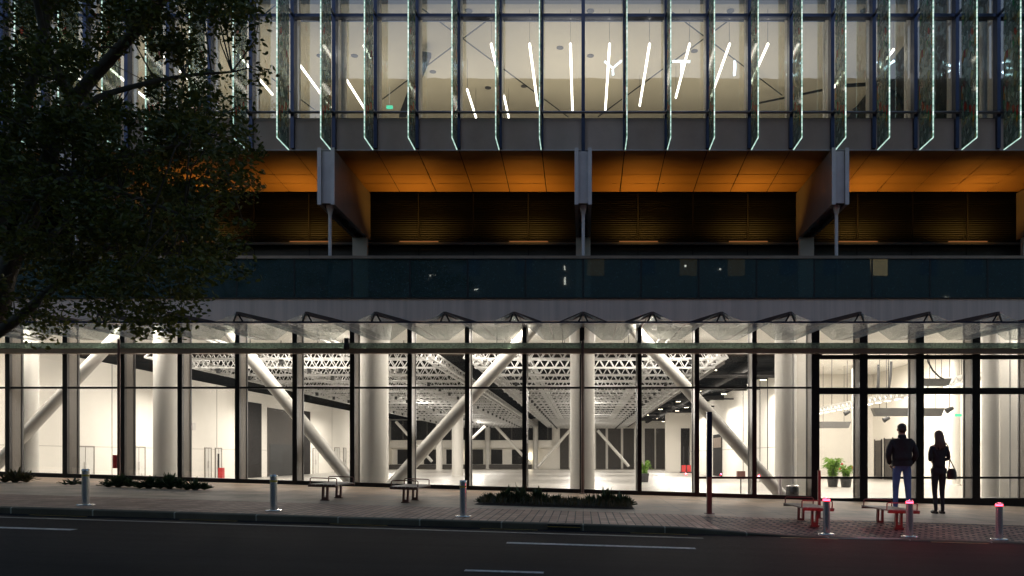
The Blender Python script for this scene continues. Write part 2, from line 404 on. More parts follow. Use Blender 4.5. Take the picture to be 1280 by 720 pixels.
M = dict(
    dark=pmat("dark_bronze_metal", (0.022,0.019,0.018), 0.35, 0.6, vary=0.2, vscale=3),
    mull_in=pmat("grey_brown_mullion", (0.10,0.083,0.066), 0.4, 0.3, vary=0.15, vscale=2, stretch=(1,1,0.2)),
    mull_up=pmat("pale_mullion_lining", (0.62,0.60,0.56), 0.45, 0.1, vary=0.08, vscale=2),
    navy=pmat("dark_blue_grey_metal", (0.03,0.042,0.085), 0.3, 0.7, vary=0.2, vscale=2),
    fascia=pmat("brushed_grey_fascia", (0.62,0.48,0.42), 0.55, 0.2, vary=0.16, vscale=3, stretch=(2.5,1,0.05), rvary=0.12),
    spandrel=pmat("taupe_spandrel_panel", (0.50,0.38,0.32), 0.6, 0.05, vary=0.10, vscale=1.5),
    beam=pmat("steel_blue_grey_paint", (0.58,0.52,0.52), 0.5, 0.15, vary=0.12, vscale=2.5),
    beam_side=pmat("grey_painted_steel", (0.22,0.19,0.18), 0.5, 0.2, vary=0.12, vscale=2.0),
    soffit=pmat("bronze_soffit_panel", (0.52,0.27,0.09), 0.42, 0.25, vary=0.10, vscale=0.8, rvary=0.1),
    gap=pmat("black_joint", (0.01,0.01,0.01), 0.8),
    louvre=pmat("black_louvre", (0.010,0.009,0.008), 0.8, 0.0, vary=0.25, vscale=2, spec=0.1),
    terrace=pmat("dark_terrace_wall", (0.05,0.045,0.04), 0.6, vary=0.2, vscale=2),
    rail=pmat("bronze_rail", (0.30,0.22,0.17), 0.4, 0.6, vary=0.15, vscale=3),
    greyrail=pmat("grey_handrail", (0.22,0.21,0.23), 0.35, 0.8, vary=0.1, vscale=3),
    white=pmat("warm_white_wall", (0.75,0.715,0.65), 0.7, vary=0.045, vscale=0.5, bump=0.03, bscale=20),
    white2=pmat("white_ceiling", (0.78,0.76,0.71), 0.8, vary=0.04, vscale=2.5, bump=0.05, bscale=60),
    upceil=pmat("beige_upper_ceiling", (0.58,0.51,0.37), 0.7, vary=0.07, vscale=0.35),
    blackceil=pmat("black_hall_ceiling", (0.007,0.007,0.007), 0.9, vary=0.3, vscale=0.8, spec=0.0),
    column=pmat("pale_grey_column", (0.52,0.50,0.46), 0.45, vary=0.08, vscale=1.5, stretch=(1,1,0.3), bump=0.02),
    brace=pmat("pale_steel_brace", (0.50,0.48,0.44), 0.4, 0.15, vary=0.08, vscale=1.5),
    truss=pmat("bright_aluminium", (0.46,0.455,0.44), 0.4, 0.2, vary=0.1, vscale=4),
    hfloor=pmat("polished_concrete_floor", (0.36,0.34,0.31), 0.32, vary=0.09, vscale=0.5, rvary=0.12),
    darkpanel=pmat("charcoal_wall_panel", (0.022,0.020,0.019), 0.8, vary=0.15, vscale=1.2, spec=0.1),
    greypanel=pmat("dark_grey_panel", (0.065,0.057,0.05), 0.8, vary=0.12, vscale=1.0),
    seam=pmat("wall_seam", (0.25,0.23,0.20), 0.7),
    door=pmat("pale_grey_door", (0.60,0.58,0.54), 0.5, vary=0.06, vscale=2),
    steel=pmat("brushed_stainless", (0.80,0.78,0.76), 0.16, 0.75, vary=0.08, vscale=4, stretch=(6,6,0.3), rvary=0.03),
    yellow=pmat("yellow_reflective_band", (0.55,0.38,0.05), 0.4),
    redpaint=pmat("red_paint", (0.50,0.03,0.03), 0.35, vary=0.15, vscale=8),
    rust=pmat("red_brown_steel", (0.17,0.075,0.06), 0.45, 0.3, vary=0.2, vscale=8),
    pole=pmat("brown_steel_pole", (0.16,0.10,0.085), 0.4, 0.6, vary=0.15, vscale=5),
    arm=pmat("dark_brown_arm", (0.09,0.055,0.05), 0.45, 0.3, vary=0.15, vscale=6),
    bin=pmat("charcoal_bin", (0.03,0.03,0.031), 0.4, 0.2, vary=0.15, vscale=8),
    seat=pmat("dark_slatted_seat", (0.14,0.10,0.085), 0.5, vary=0.3, vscale=10, stretch=(1,8,1)),
    asphalt=pmat("asphalt", (0.017,0.015,0.0155), 0.85, vary=0.6, vscale=2.2, bump=0.55, bscale=140, rvary=0.1, stretch=(0.06,1,1), spec=0.12),
    paint=pmat("worn_road_paint", (0.45,0.44,0.43), 0.7, vary=0.55, vscale=22, bump=0.2, bscale=120),
    trail_streak=pmat("pale_light_trail", (0.15,0.155,0.15), 0.6, vary=0.35, vscale=9),  # pale tone of a car light trail, not road paint
    ypaint=pmat("yellow_road_paint", (0.42,0.25,0.05), 0.6, vary=0.35, vscale=18),
    kerb=brickmat("kerb_stone", (0.13,0.105,0.075), (0.19,0.155,0.11), (0.42,0.38,0.30), 1.15, 4.0, 0.012, 0.0, 0.8, 0.4, plane='XZ', vary=0.35),
    pave=brickmat("brick_pavers", (0.42,0.24,0.165), (0.58,0.36,0.25), (0.06,0.045,0.04), 0.40, 0.125, 0.010, 0.0, 0.5, 0.5, rot=R(90)),
    terr=brickmat("stone_terrace", (0.50,0.35,0.235), (0.60,0.42,0.28), (0.25,0.17,0.12), 0.9, 0.6, 0.006, 0.0, 0.42, 0.25, vary=0.3),
    cobble=brickmat("granite_setts", (0.20,0.13,0.095), (0.42,0.29,0.22), (0.035,0.03,0.027), 0.17, 0.15, 0.025, 0.5, 0.5, 0.9, rot=R(24)),
    soil=pmat("dark_soil", (0.05,0.035,0.02), 0.9, vary=0.5, vscale=20, bump=0.8, bscale=50),
    bark=pmat("dark_bark", (0.09,0.075,0.055), 0.85, vary=0.35, vscale=10, bump=0.8, bscale=25, stretch=(1,1,0.25)),
    leaf=leafmat("tree_leaf", (0.04,0.058,0.009), (0.15,0.15,0.022)),
    shrub=leafmat("shrub_leaf", (0.020,0.045,0.020), (0.06,0.085,0.035)),
    grass=leafmat("brown_green_grass", (0.05,0.06,0.02), (0.14,0.10,0.05)),
    palm=leafmat("bright_palm_leaf", (0.10,0.22,0.03), (0.22,0.36,0.06)),
    flower=pmat("red_flower", (0.65,0.03,0.04), 0.5),
    skin=pmat("skin", (0.48,0.29,0.20), 0.5, vary=0.06, vscale=8),
    black_cloth=pmat("black_cloth", (0.024,0.023,0.025), 0.85, vary=0.3, vscale=6, bump=0.6, bscale=9),
    jeans=pmat("blue_denim", (0.09,0.15,0.33), 0.8, vary=0.3, vscale=5, bump=0.5, bscale=14),
    shoe=pmat("dark_leather", (0.02,0.015,0.013), 0.35),
    leather=pmat("brown_black_leather", (0.035,0.018,0.013), 0.35, vary=0.25, vscale=12),
    hair_d=pmat("dark_brown_hair", (0.03,0.018,0.012), 0.5, vary=0.4, vscale=30, stretch=(3,3,0.5)),
    hair_b=pmat("brown_hair", (0.13,0.065,0.035), 0.45, vary=0.4, vscale=30, stretch=(4,4,0.3), bump=0.5, bscale=40),
    eye=pmat("eye_white", (0.6,0.58,0.55), 0.3),
    banner=pmat("grey_hanging_panel", (0.08,0.077,0.072), 0.7, vary=0.1, vscale=2),
    black=pmat("matt_black", (0.012,0.012,0.012), 0.6),
    concrete=pmat("office_concrete", (0.16,0.15,0.14), 0.8, vary=0.2, vscale=0.4),
    em_tube=emat("white_tube_light", (1.0,0.90,0.72), 5.0),
    em_down=emat("downlight_lens", (1.0,0.86,0.62), 8.0),
    em_orange=emat("orange_uplight", (1.0,0.36,0.12), 0.12),
    em_red=emat("red_bollard_lamp", (1.0,0.03,0.06), 8.0),
    em_neon=emat("white_blue_neon", (0.6,0.85,1.0), 7.0),
    em_win=emat("lit_office_window", (1.0,0.82,0.45), 0.07), em_lamp=emat("pale_street_lamp", (0.9,0.92,0.8), 3.0), em_win2=emat("bright_office_window", (1.0,0.80,0.42), 0.4),
    em_green=emat("green_exit_light", (0.15,0.9,0.5), 0.7),
    em_edge=edgemat(),
    g_low=glass("clear_facade_glass", (0.95,0.95,0.94), 1.3, 1.5, wav=0.25, dirt=0.012),
    g_up=glass("reflective_upper_glass", (0.82,0.84,0.86), 1.0, 2.0, wav=0.06),
    g_can=glass("dusty_canopy_glass", (0.80,0.83,0.80), 0.4, 1.5, dirt=0.45, dirtcol=(0.56,0.56,0.52), rough=0.12),
    g_bal=glass("dark_balustrade_glass", (0.35,0.45,0.45), 1.0, 1.9, wav=0.06, dirt=0.32, dirtcol=(0.15,0.27,0.29)),
    g_rail=glass("green_tinted_edge_glass", (0.35,0.42,0.38), 1.0, 1.7, dirt=0.5, dirtcol=(0.42,0.47,0.41), rough=0.15),
    fin=finmat(),
)

# ------------------------------------------------------------------ ground
def smooth(t):
    t = max(0.0, min(1.0, t)); return t*t*(3-2*t)
KY = 11.2
SL = 0.03
def zroad(x, y=0): return 0.11 - SL*x
def zpav(x, y):
    drop = 0.105*smooth((x-1.2)/2.0)*(1-smooth((y-12.0)/2.2))
    if y < KY+0.16: drop = min(drop, 0.075*smooth((x-1.2)/2.0))
    return 0.199 + (y-KY)*0.0045 - SL*x - drop

def grid(name, xs, ys, zf, mat, dz=0.0):
    mb = MB(); nx = len(xs); ny = len(ys)
    vs = [(x, y, zf(x, y)+dz) for y in ys for x in xs]
    fs = [(j*nx+i, j*nx+i+1, (j+1)*nx+i+1, (j+1)*nx+i) for j in range(ny-1) for i in range(nx-1)]
    mb.add(vs, fs)
    return mb.build(name, mat)
def lin(a, b, n): return [a+(b-a)*i/n for i in range(n+1)]

tag(MB().quad((-400,-400,-8), (400,-400,-8), (400,400,-8), (-400,400,-8)).build("ground", M['asphalt']), kind='structure')
tag(grid("road", lin(-60,60,24), [-14.0, 0.0, 6.0, KY], zroad, M['asphalt']), kind='structure')
tag(grid("pavement", lin(-60,60,240), [KY+0.15] + lin(KY+0.3, 13.7, 10), zpav, M['pave']), kind='structure')
tag(grid("terrace", lin(-60,60,240), lin(13.7, 20.25, 6), zpav, M['terr']), kind='structure')
tag(grid("crossing_setts", lin(2.0,60,116), lin(KY+0.16, 13.45, 12), zpav, M['cobble'], 0.004), kind='structure')
# kerb
kb = MB()
xs = lin(-60, 60, 240)
vs = []
for x in xs:
    zr, zt = zroad(x)-0.05, zpav(x, KY+0.05)
    if zt < zroad(x)+0.015: zt = zroad(x)+0.015
    vs += [(x,KY,zr), (x,KY-0.006,zt-0.015), (x,KY+0.015,zt), (x,KY+0.15,zt+0.001), (x,KY+0.15,zr)]
fs = []
for i in range(len(xs)-1):
    for k in range(4):
        a = i*5+k; b = (i+1)*5+k
        fs.append((a, b, b+1, a+1))
kb.add(vs, fs)
tag(kb.build("kerb", M['kerb']), kind='structure')
# slot drain line
dr = MB()
for i in range(70):
    x0 = 4.6 + i*0.5
    dr.quad((x0,13.50,zpav(x0,13.5)+0.005),(x0+0.48,13.50,zpav(x0+.48,13.5)+0.005),(x0+0.48,13.62,zpav(x0+.48,13.62)+0.005),(x0,13.62,zpav(x0,13.62)+0.005))
tag(dr.build("drain_channel", M['black']), kind='structure')
# markings, plus one light trail laid on as colour
def strip(name, x0, x1, y0, y1, mat, dz=0.004):
    mb = MB(); n = max(1, int((x1-x0)/0.5)); xs = lin(x0, x1, n)
    for a, b in zip(xs[:-1], xs[1:]):
        mb.quad((a,y0,zroad(a)+dz),(b,y0,zroad(b)+dz),(b,y1,zroad(b)+dz),(a,y1,zroad(a)+dz))
    return tag(mb.build(name, mat), kind='structure')
for xa, xb in ((-11.4,-5.98), (-0.90,1.32), (6.4,8.6)):
    strip("lane_marking", xa, xb, 9.28, 9.43, M['paint'])
strip("lane_marking", -1.05, -0.35, 7.0, 7.10, M['paint'])
strip("light_trail_strip", -60, 1.6, 10.55, 10.67, M['trail_streak'])  # car light trail, laid on the road as a pale strip
for k in range(-14, 14):
    xc = wx(72 + 188*k, 11.05)
    strip("yellow_marking", xc-0.40, xc+0.40, 11.03, 11.085, M['ypaint'])

# ------------------------------------------------------------------ main building
B = empty("convention_building", (0, 20, 0))
tag(B, "glass fronted convention building with lit hall, coloured glass fins and orange lit soffit", "building")
def bp(mb, name, mat, parent=None):
    o = mb.build(name, mat, B if parent is None else parent)
    if parent is None: o.location = (0, -20, 0)
    return o

GD = 20.0
MOD = 1.437
HEADZ = 4.53
# --- ground floor glass wall
def sillz(x): return zpav(x, 20.0)
mbS = MB()
for a, b in zip(lin(-18.5, 5.8, 20)[:-1], lin(-18.5, 5.8, 20)[1:]):
    za, zb = sillz(a), sillz(b)
    vs = [(a,19.93,za-0.3),(b,19.93,zb-0.3),(b,20.12,zb-0.3),(a,20.12,za-0.3),(a,19.93,za+0.10),(b,19.93,zb+0.10),(b,20.12,zb+0.10),(a,20.12,za+0.10)]
    mbS.add(vs, [(0,3,2,1),(4,5,6,7),(0,1,5,4),(2,3,7,6)])
bp(mbS, "plinth", M['dark'])
bp(MB().box(5.8, 19, 19.92, 20.12, -0.45, 0.115), "door_threshold", M['dark'])
TZ = 2.88
mx_list = [MOD*n - 0.03 for n in range(-12, 4)]
ent = [wx(p, 20.0) for p in (1018, 1078, 1148, 1218, 1288, 1358, 1428)]
def mullion(x, w, ent_=False):
    z0 = sillz(x)+0.10 if not ent_ else 0.115
    mb = MB().box(x-w/2, x+w/2, 19.90, 19.995, z0, HEADZ)
    o = bp(mb, "mullion", M['dark'])
    mi = MB()
    mi.box(x-w/2+0.012, x+w/2-0.012, 20.015, 20.33, z0-0.2, HEADZ)
    mi.box(x-w/2-0.004, x+w/2+0.004, 20.33, 20.40, z0-0.2, HEADZ, 1)
    mi.build("mullion_fin", [M['mull_in'], M['dark']], o)
for x in mx_list: mullion(x, 0.115)
for x in ent: mullion(x, 0.20, True)
allx = mx_list + ent
for a, b in zip(allx[:-1], allx[1:]):
    z0 = min(sillz(a), sillz(b)) if b < 5.85 else 0.10
    bp(MB().box(a, b, 20.0, 20.010, z0+0.0, HEADZ), "glass_pane", M['g_low'])
bp(MB().box(-18.5, mx_list[-1]+1.5, 19.935, 19.99, TZ-0.025, TZ+0.025), "transom", M['dark'])
bp(MB().box(ent[0], 19, 19.915, 19.99, wz(493,20), wz(485,20)), "transom", M['dark'])
bp(MB().box(ent[0], 19, 19.915, 19.99, wz(449.5,20), 3.70), "transom", M['dark'])
bp(MB().box(wx(873,20), 19, 19.885, 19.925, 0.60, 0.655), "push_rail", M['dark'])
# head rail on the wall
bp(MB().box(-19, 19, 19.72, 19.89, 3.715, 3.83), "head_rail", M['rail'])
bp(MB().box(-19, 19, 19.66, 19.89, 3.835, 3.965), "canopy_gutter", M['g_rail'])
# --- folded glass canopy
CF, CB = 16.53, 19.86
can = MB(); ridge = MB()
co = bp(MB().box(-16, 15.5, CF-0.05, CF-0.01, 3.92, 3.955), "canopy", M["navy"])
for n in range(-11, 11):
    x = MOD*n; h = MOD/2; q = 0.47
    rf, rb, vf, vb = 4.15, 4.42, 3.945, 4.06
    for s in (-1, 1):
        a = (x, CF, rf); b = (x, CB, rb); c = (x+s*q, CB, vb); d = (x+s*q, CF, vf)
        e = (x+s*h, CB, vb); f = (x+s*h, CF, vf)
        if s > 0: can.quad(a, d, c, b); can.quad(d, f, e, c)
        else: can.quad(a, b, c, d); can.quad(d, c, e, f)
        MB().bar((x, CF, rf-0.03), (x+s*0.50, 17.55, 4.09), 0.05, 0.09).build("gable_arm", M['arm'], co)
        MB().bar((x+s*0.02, CF, rf-0.04), (x+s*0.10, CF+0.05, 3.95), 0.022, 0.03).build("gable_post", M['dark'], co)
    ridge.bar((x, CF, rf-0.02), (x, CB, rb-0.02), 0.035, 0.05)
    ridge.bar((x+h, CF, vf), (x+h, CB, vb), 0.012, 0.012)
can.build("folded_glass", M["g_can"], co)
ridge.build("ridge_beam", M['pole'], co)
# --- fascia above the glass
bp(MB().box(-19, 19, 19.82, 20.3, HEADZ, 5.085), "fascia", M['fascia'])
jt = MB()
# --- terrace and balustrade
bp(MB().box(-19, 19, 20.3, 24, 4.80, 5.0), "terrace_slab", M['terrace'])
bp(MB().box(-19, 19, 19.78, 19.86, 5.088, 5.115), "balustrade_channel", M['black'])
bp(MB().box(-19, 19, 19.76, 19.86, 6.075, 6.145), "balustrade_rail", M['rail'])
for n in range(-13, 13):
    bp(MB().box(n*MOD+0.022, (n+1)*MOD-0.022, 19.80, 19.82, 5.115, 6.073), "balustrade_panel", M['g_bal'])
for n in range(-12, 13): bp(MB().box(n*MOD-0.018, n*MOD+0.018, 19.79, 19.83, 5.115, 6.073), "balustrade_joint", M['black'])
# --- low terrace wall, ledge, louvres
bp(MB().box(-19, 19, 22.95, 23.3, 5.0, 7.27), "terrace_wall", M['terrace'])
mbj = MB()
for k in range(-12, 13): mbj.box(k*1.578+0.0-0.01, k*1.578+0.01, 22.94, 22.949, 5.0, 7.265)
bp(mbj, "wall_joint", M['gap'])
lv = MB()
z = 7.34
while z < 8.72:
    lv.add([(-19,22.90,z),(19,22.90,z),(19,22.97,z+0.045),(-19,22.97,z+0.045),(-19,22.90,z+0.008),(19,22.90,z+0.008),(19,22.97,z+0.053),(-19,22.97,z+0.053)],
           [(0,3,2,1),(4,5,6,7),(0,1,5,4),(2,3,7,6)])
    z += 0.062
lo = bp(lv, "louvre", M['louvre'])
MB().box(-19, 19, 22.99, 23.2, 7.275, 8.80).build("louvre_backing", M['black'], lo)
for k in range(-12, 13): MB().box(k*1.578-0.02, k*1.578+0.02, 22.875, 22.895, 7.275, 8.72).build("louvre_post", M['louvre'], lo)
# uplights
for k in range(-4, 5):
    x = wx(798, 22.8) + k*wx(CX+137, 22.8)
    bp(MB().box(x-0.55, x+0.55, 22.74, 22.80, 7.282, 7.315), "uplight", M['em_orange'])
    bp(MB().box(x-0.60, x+0.60, 22.72, 22.86, 7.2745, 7.2815), "uplight_tray", M['black'])
    L = bpy.data.lights.new("uplight_lamp", 'AREA'); L.shape = 'RECTANGLE'; L.size = 1.1; L.size_y = 0.06
    L.energy = 9.0; L.color = (1.0, 0.52, 0.10); L.spread = R(150)
    lo_ = bpy.data.objects.new("uplight_lamp", L); COL.objects.link(lo_)
    lo_.location = (x, 22.1, 7.34); lo_.rotation_euler = (R(180-30), 0, 0)
bp(MB().box(-19, 19, 22.70, 22.949, 7.20, 7.274), "ledge", M['terrace'])
# --- soffit (slopes down to the back)
UM = 1.0555
sf = MB()
ys = [20.30, 20.75, 21.70, 22.30, 22.88]
def zsof(y): return 8.95 - (y-20.30)*0.072
for i in range(-18, 18):
    for y0, y1 in zip(ys[:-1], ys[1:]):
        g = 0.013
        xa, xb = i*UM+g, (i+1)*UM-g
        sf.add([(xa,y0+g,zsof(y0+g)),(xb,y0+g,zsof(y0+g)),(xb,y1-g,zsof(y1-g)),(xa,y1-g,zsof(y1-g))], [(0,3,2,1)])
        sf.add([(xa,y0+g,zsof(y0+g)+.02),(xb,y0+g,zsof(y0+g)+.02),(xb,y1-g,zsof(y1-g)+.02),(xa,y1-g,zsof(y1-g)+.02)], [(0,1,2,3)])
bp(sf, "soffit", M['soffit'])
bp(MB().add([(-19,20.28,8.985),(19,20.28,8.985),(19,23.3,8.78),(-19,23.3,8.78)], [(0,3,2,1)]), "soffit_backing", M['gap'])
# --- box beams, posts, stub columns
for n in (-12, -6, 0, 6, 12):
    x = n*UM
    b = MB()
    for s in (-1, 1):
        b.box(x+s*0.165-0.045, x+s*0.165+0.045, 19.60, 22.90, 7.37, 8.72, 0)
    b.box(x-0.12, x+0.12, 19.67, 19.70, 7.42, 8.70, 1)
    b.box(x-0.12, x+0.12, 19.70, 22.90, 7.50, 7.53, 0)
    for yy in (20.4, 21.3, 22.1): b.box(x-0.12, x+0.12, yy, yy+0.02, 7.40, 7.499, 0)
    beam = bp(b, "box_beam", [M['beam_side'], M['beam']])
    bb = MB()
    for s in (-1, 1):
        bb.box(x+s*0.165-0.047, x+s*0.165+0.047, 19.585, 19.599, 7.36, 8.76, 0)
    bb.build("flange_cap", M['beam'], beam)
    p = MB()
    p.tube([(x,19.91,5.118),(x,19.91,7.20)], 0.043, 14)
    p.tube([(x,19.91,7.20),(x,19.91,7.42)], [0.045,0.10], 14)
    bp(p, "hanger_post", M['beam'])
    bp(MB().box(x-0.205, x+0.205, 22.55, 22.69, 5.0, 7.37), "stub_column", M['column'])
# --- upper spandrel, rail, mullions, glass
UD = 20.30
for n in range(-17, 16):
    bp(MB().box(n*UM+0.018, (n+1)*UM-0.018, UD, UD+0.03, 8.99, 9.775), "spandrel_panel", M['spandrel'])
bp(MB().box(-19, 17, UD+0.031, UD+0.1, 8.97, 9.80), "spandrel_backing", M['gap'])
bp(MB().box(-19, 17, UD-0.02, UD+0.03, 8.955, 8.985), "spandrel_trim", M['beam'])
for n in range(-17, 17):
    x = n*UM
    m_ = MB().box(x-0.045, x+0.045, 20.20, 20.42, 8.99 if n else 8.75, 17.0)
    o = bp(m_, "upper_mullion", M['navy'])
    MB().box(x-0.036, x+0.036, 20.425, 20.72, 9.80, 13.0).build("mullion_lining", M['mull_up'], o)
for n in range(-17, 16):
    bp(MB().box(n*UM+0.045, (n+1)*UM-0.045, 20.34, 20.352, 9.80, 12.34), "upper_pane", M['g_up'])
    bp(MB().box(n*UM+0.045, (n+1)*UM-0.045, 20.34, 20.352, 12.43, 17), "top_pane", M['g_up'])
bp(MB().box(-19, 17, 20.24, 20.40, 12.345, 12.425), "upper_transom", M['navy'])
bp(MB().box(-19, 17, 20.9, 21.0, 12.62, 12.70), "ceiling_track", M['navy'])
bp(MB().tube([(-19,20.12,9.86),(17,20.12,9.86)], 0.032, 10), "handrail", M['greyrail'])
# --- fins
fin_me = None
for n in range(-14, 14):
    if n == 0: continue
    x = n*UM
    mb = MB().box(-0.011, 0.011, 19.215, 19.97, 8.865, 16.5)
    o = bp(mb, "glass_fin", M['fin']); o.location = (x, -20, 0)
    e = MB().box(-0.011, 0.011, 19.19, 19.213, 8.85, 16.5).box(-0.011, 0.011, 19.215, 19.97, 8.845, 8.863)
    e.build("glowing_edge", M['em_edge'], o)
    for zz in (9.86, 12.38): MB().box(-0.02, 0.02, 19.972, 20.195, zz-0.03, zz+0.03).build("fin_bracket", M['navy'], o)
# --- building shell
bp(MB().box(-19.3, -19, 19.9, 34, 4.8, 17), "side_wall", M['concrete'])
bp(MB().box(17, 17.3, 19.9, 34, 4.8, 17), "side_wall", M['concrete'])
bp(MB().box(-19, 17, 19.95, 34, 17, 17.3), "roof", M['concrete'])
# upper room
bp(MB().box(-19, 17, 20.41, 34, 9.70, 9.78), "upper_floor", M['hfloor'])
bp(MB().box(-19, 9.2, 20.75, 34, 12.95, 13.05), "upper_ceiling", M['upceil'])
bp(MB().box(9.2, 17, 20.75, 34, 12.95, 13.05), "dark_upper_ceiling", M['greypanel'])
bp(MB().box(-19, 17, 33.5, 33.8, 9.78, 12.95), "upper_back_wall", M['upceil'])
bp(MB().box(-19, 17, 20.75, 20.78, 13.052, 16.9), "blind", M['greypanel'])
def cp(px, py, z):
    D = (z-EYE)*F/(CY-py); return at(px, py, D)
for a, b in (((478,124),(607,27)), ((528,11),(710,146)), ((747.6,146),(909,27)), ((840,15),(977.5,119)), ((1066,137),(1132,89)), ((340,98),(393,137)), ((318,28),(350,2)), ((1180,92),(1240,140))):
    bp(MB().tube([cp(*a,12.80), cp(*b,12.80)], 0.018, 6), "bracing_rod", M['black'])
for px, py in ((400,70),(541,90),(443,70),(610,110),(586,14),(738,14),(738,70),(868,64),(913,14),(1080,14),(655,108),(700,60),(1050,60)):
    c = cp(px, py, 12.935)
    bp(MB().lathe((c.x,c.y,12.93), [(0.10,0),(0.10,0.018)], 20), "ceiling_speaker", M['greypanel'])
arc = [cp(px,py,12.6) for px,py in ((800,128),(860,126),(948,129),(1026,113),(1057,107),(1083,105.5),(1101,108),(1118,119),(1134,136))]
bp(MB().tube(arc[2:], [0.03,0.04,0.06,0.06,0.08,0.11,0.14], 8), "curved_ceiling_rib", M['darkpanel'])
bl = MB(); a_, b_, c_, d_ = cp(528,70,12.6), cp(539,72,12.6), cp(507,147,12.3), cp(499,147,12.3)
bl.add([a_,b_,c_,d_]+[v+Vector((0,0.02,0.15)) for v in (a_,b_,c_,d_)], [(0,1,2,3),(7,6,5,4),(0,4,5,1),(1,5,6,2),(2,6,7,3),(3,7,4,0)])
bp(bl, "dark_ceiling_blade", M['darkpanel'])
def ucol(px, D=21.6, w=0.34):
    x = wx(px, D); return bp(MB().tube([(x,D,9.78),(x,D,12.95)], w/2, 18), "upper_column", M['mull_up'])
for px in (428, 1034, 1136, 1230): ucol(px, 21.3, 0.24)

# ------------------------------------------------------------------ hall interior
LX, RX, FAR = -18.25, 8.1, 76.0
WT = 4.72
bp(MB().box(-18.8, 19, 20.13, 78, -0.3, 0.0), "hall_floor", M['hfloor'])
bp(MB().box(LX-0.5, LX, 20.45, 78, 0.0, 5.0), "hall_wall", M['white'])
bp(MB().box(RX, RX+0.28, 29.0, FAR, 0.0, 5.0), "hall_wall", M['white'])
bp(MB().box(LX, 19, FAR, FAR+0.5, 0.0, 5.0), "hall_wall", M['white'])
bp(MB().box(LX, 15.6, 20.42, 26.6, 4.75, 4.795), "lobby_ceiling", M['white2'])
bp(MB().box(LX, RX+0.3, 26.6, FAR, 4.74, 4.79), "hall_ceiling", M['blackceil'])
bp(MB().box(RX+0.28, 15.3, 26.6, 42.0, 5.5, 5.55), "entrance_ceiling", M['white2'])
bp(MB().box(RX+0.28, 15.3, 26.55, 26.6, 4.80, 5.6), "ceiling_step", M['white2'])
bp(MB().box(RX+0.28, 15.3, 42.0, 42.3, 0.0, 5.5), "entrance_wall", M['white'])
bp(MB().box(15.3, 15.6, 24.6, 42.0, 0.0, 5.5), "entrance_wall", M['white'])
bp(MB().box(15.6, 19, 24.6, 24.8, 0.0, 5.5), "entrance_wall", M['white'])
bp(MB().box(18.6, 19, 20.42, 24.6, 0.0, 5.5), "entrance_wall", M['white'])
# wall seams on left wall
sm = MB()
sm.box(LX, LX+0.006, 20.5, 75.9, 1.515, 1.53)
for px in (47, 140, 222, 271, 415, 440, 460): 
    D = -LX*F/(CX-px); sm.box(LX, LX+0.007, D-0.02, D+0.02, 0, WT)
bp(sm, "wall_seam", M['seam'])
sm = MB()
sm.box(RX-0.006, RX, 29.0, 75.9, 1.55, 1.565)
for px in (929, 950, 959.5): 
    D = RX*F/(px-CX); sm.box(RX-0.008, RX, D-0.06, D+0.06, 0, WT)
bp(sm, "wall_seam", M['darkpanel'])
def leftD(px): return -LX*F/(CX-px)
for pa, pb, zt, mt in ((306,326,4.15,'darkpanel'), (334,366,4.0,'greypanel'), (377,387,4.15,'darkpanel')):
    bp(MB().box(LX, LX+0.05, leftD(pa), leftD(pb), 0, zt), "hall_opening", M[mt])
bp(MB().box(LX+0.051, LX+0.07, leftD(336), leftD(364), 0, 1.9), "dark_doorway", M['black'])
for pa, pb, zt in ((95,116,1.50), (165,180,1.52), (256,263,1.55), (269,276,1.55), (391,397,1.7), (418,424,1.8), (429,432,1.8)):
    Da, Db = leftD(pa), leftD(pb)
    d = bp(MB().box(LX, LX+0.03, Da, Db, 0, zt), "hall_door", M['door'])
    fr = MB()
    fr.box(LX, LX+0.045, Da-0.05, Da, 0, zt+0.05).box(LX, LX+0.045, Db, Db+0.05, 0, zt+0.05).box(LX, LX+0.045, Da, Db, zt, zt+0.05)
    fr.box(LX+0.031, LX+0.04, (Da+Db)/2-0.01, (Da+Db)/2+0.01, 0, zt)
    fr.build("frame", M['seam'], d)
    MB().box(LX+0.04, LX+0.09, (Da+Db)/2-0.08, (Da+Db)/2-0.05, 0.6, 0.95).build("handle", M['steel'], d)
# right wall door + far returns
Da, Db = RX*F/(903-CX), RX*F/(892-CX)
d = bp(MB().box(RX-0.04, RX, Da, Db, 0, 2.5), "hall_door", M['darkpanel'])
MB().box(RX-0.05, RX-0.041, Da+0.2, Db-0.2, 1.7, 2.3).build("transom_light", M['rail'], d)
bp(MB().box(wx(832,60), RX, 60, 60.3, 0, 4.6), "return_wall", M['white'])
bp(MB().box(wx(851,60), wx(862,60), 59.96, 59.999, 0, 3.3), "dark_alcove", M['darkpanel'])
# far wall features
def fx(px): return wx(px, FAR)
bp(MB().box(fx(400), fx(690), FAR-0.4, FAR-0.01, 2.75, 4.6), "upper_gallery", M['darkpanel'])
mbj = MB()
for px in range(505, 690, 15): mbj.box(fx(px)-0.06, fx(px)+0.06, FAR-0.46, FAR-0.41, 2.75, 4.6)
bp(mbj, "gallery_post", M['greypanel'])
bp(MB().box(fx(400), fx(690), FAR-0.7, FAR-0.41, 2.0, 2.70), "gallery_front", M['white'])
for pa, pb in ((440,458),(497,512),(530,552),(558,566),(590,604),(614,628),(640,655)):
    o = bp(MB().box(fx(pa), fx(pb), FAR-0.06, FAR-0.01, 0.45, 1.85), "far_window", M['darkpanel'])
bp(MB().box(fx(400), fx(665), FAR-1.2, FAR-0.02, 0, 0.42), "far_bench_wall", M['greypanel'])
for px in (478, 518, 586, 663):
    bp(MB().tube([(fx(px),FAR-0.3,0.9),(fx(px),FAR-0.3,1.5)], 0.10, 8), "wall_lamp", M['em_down'])
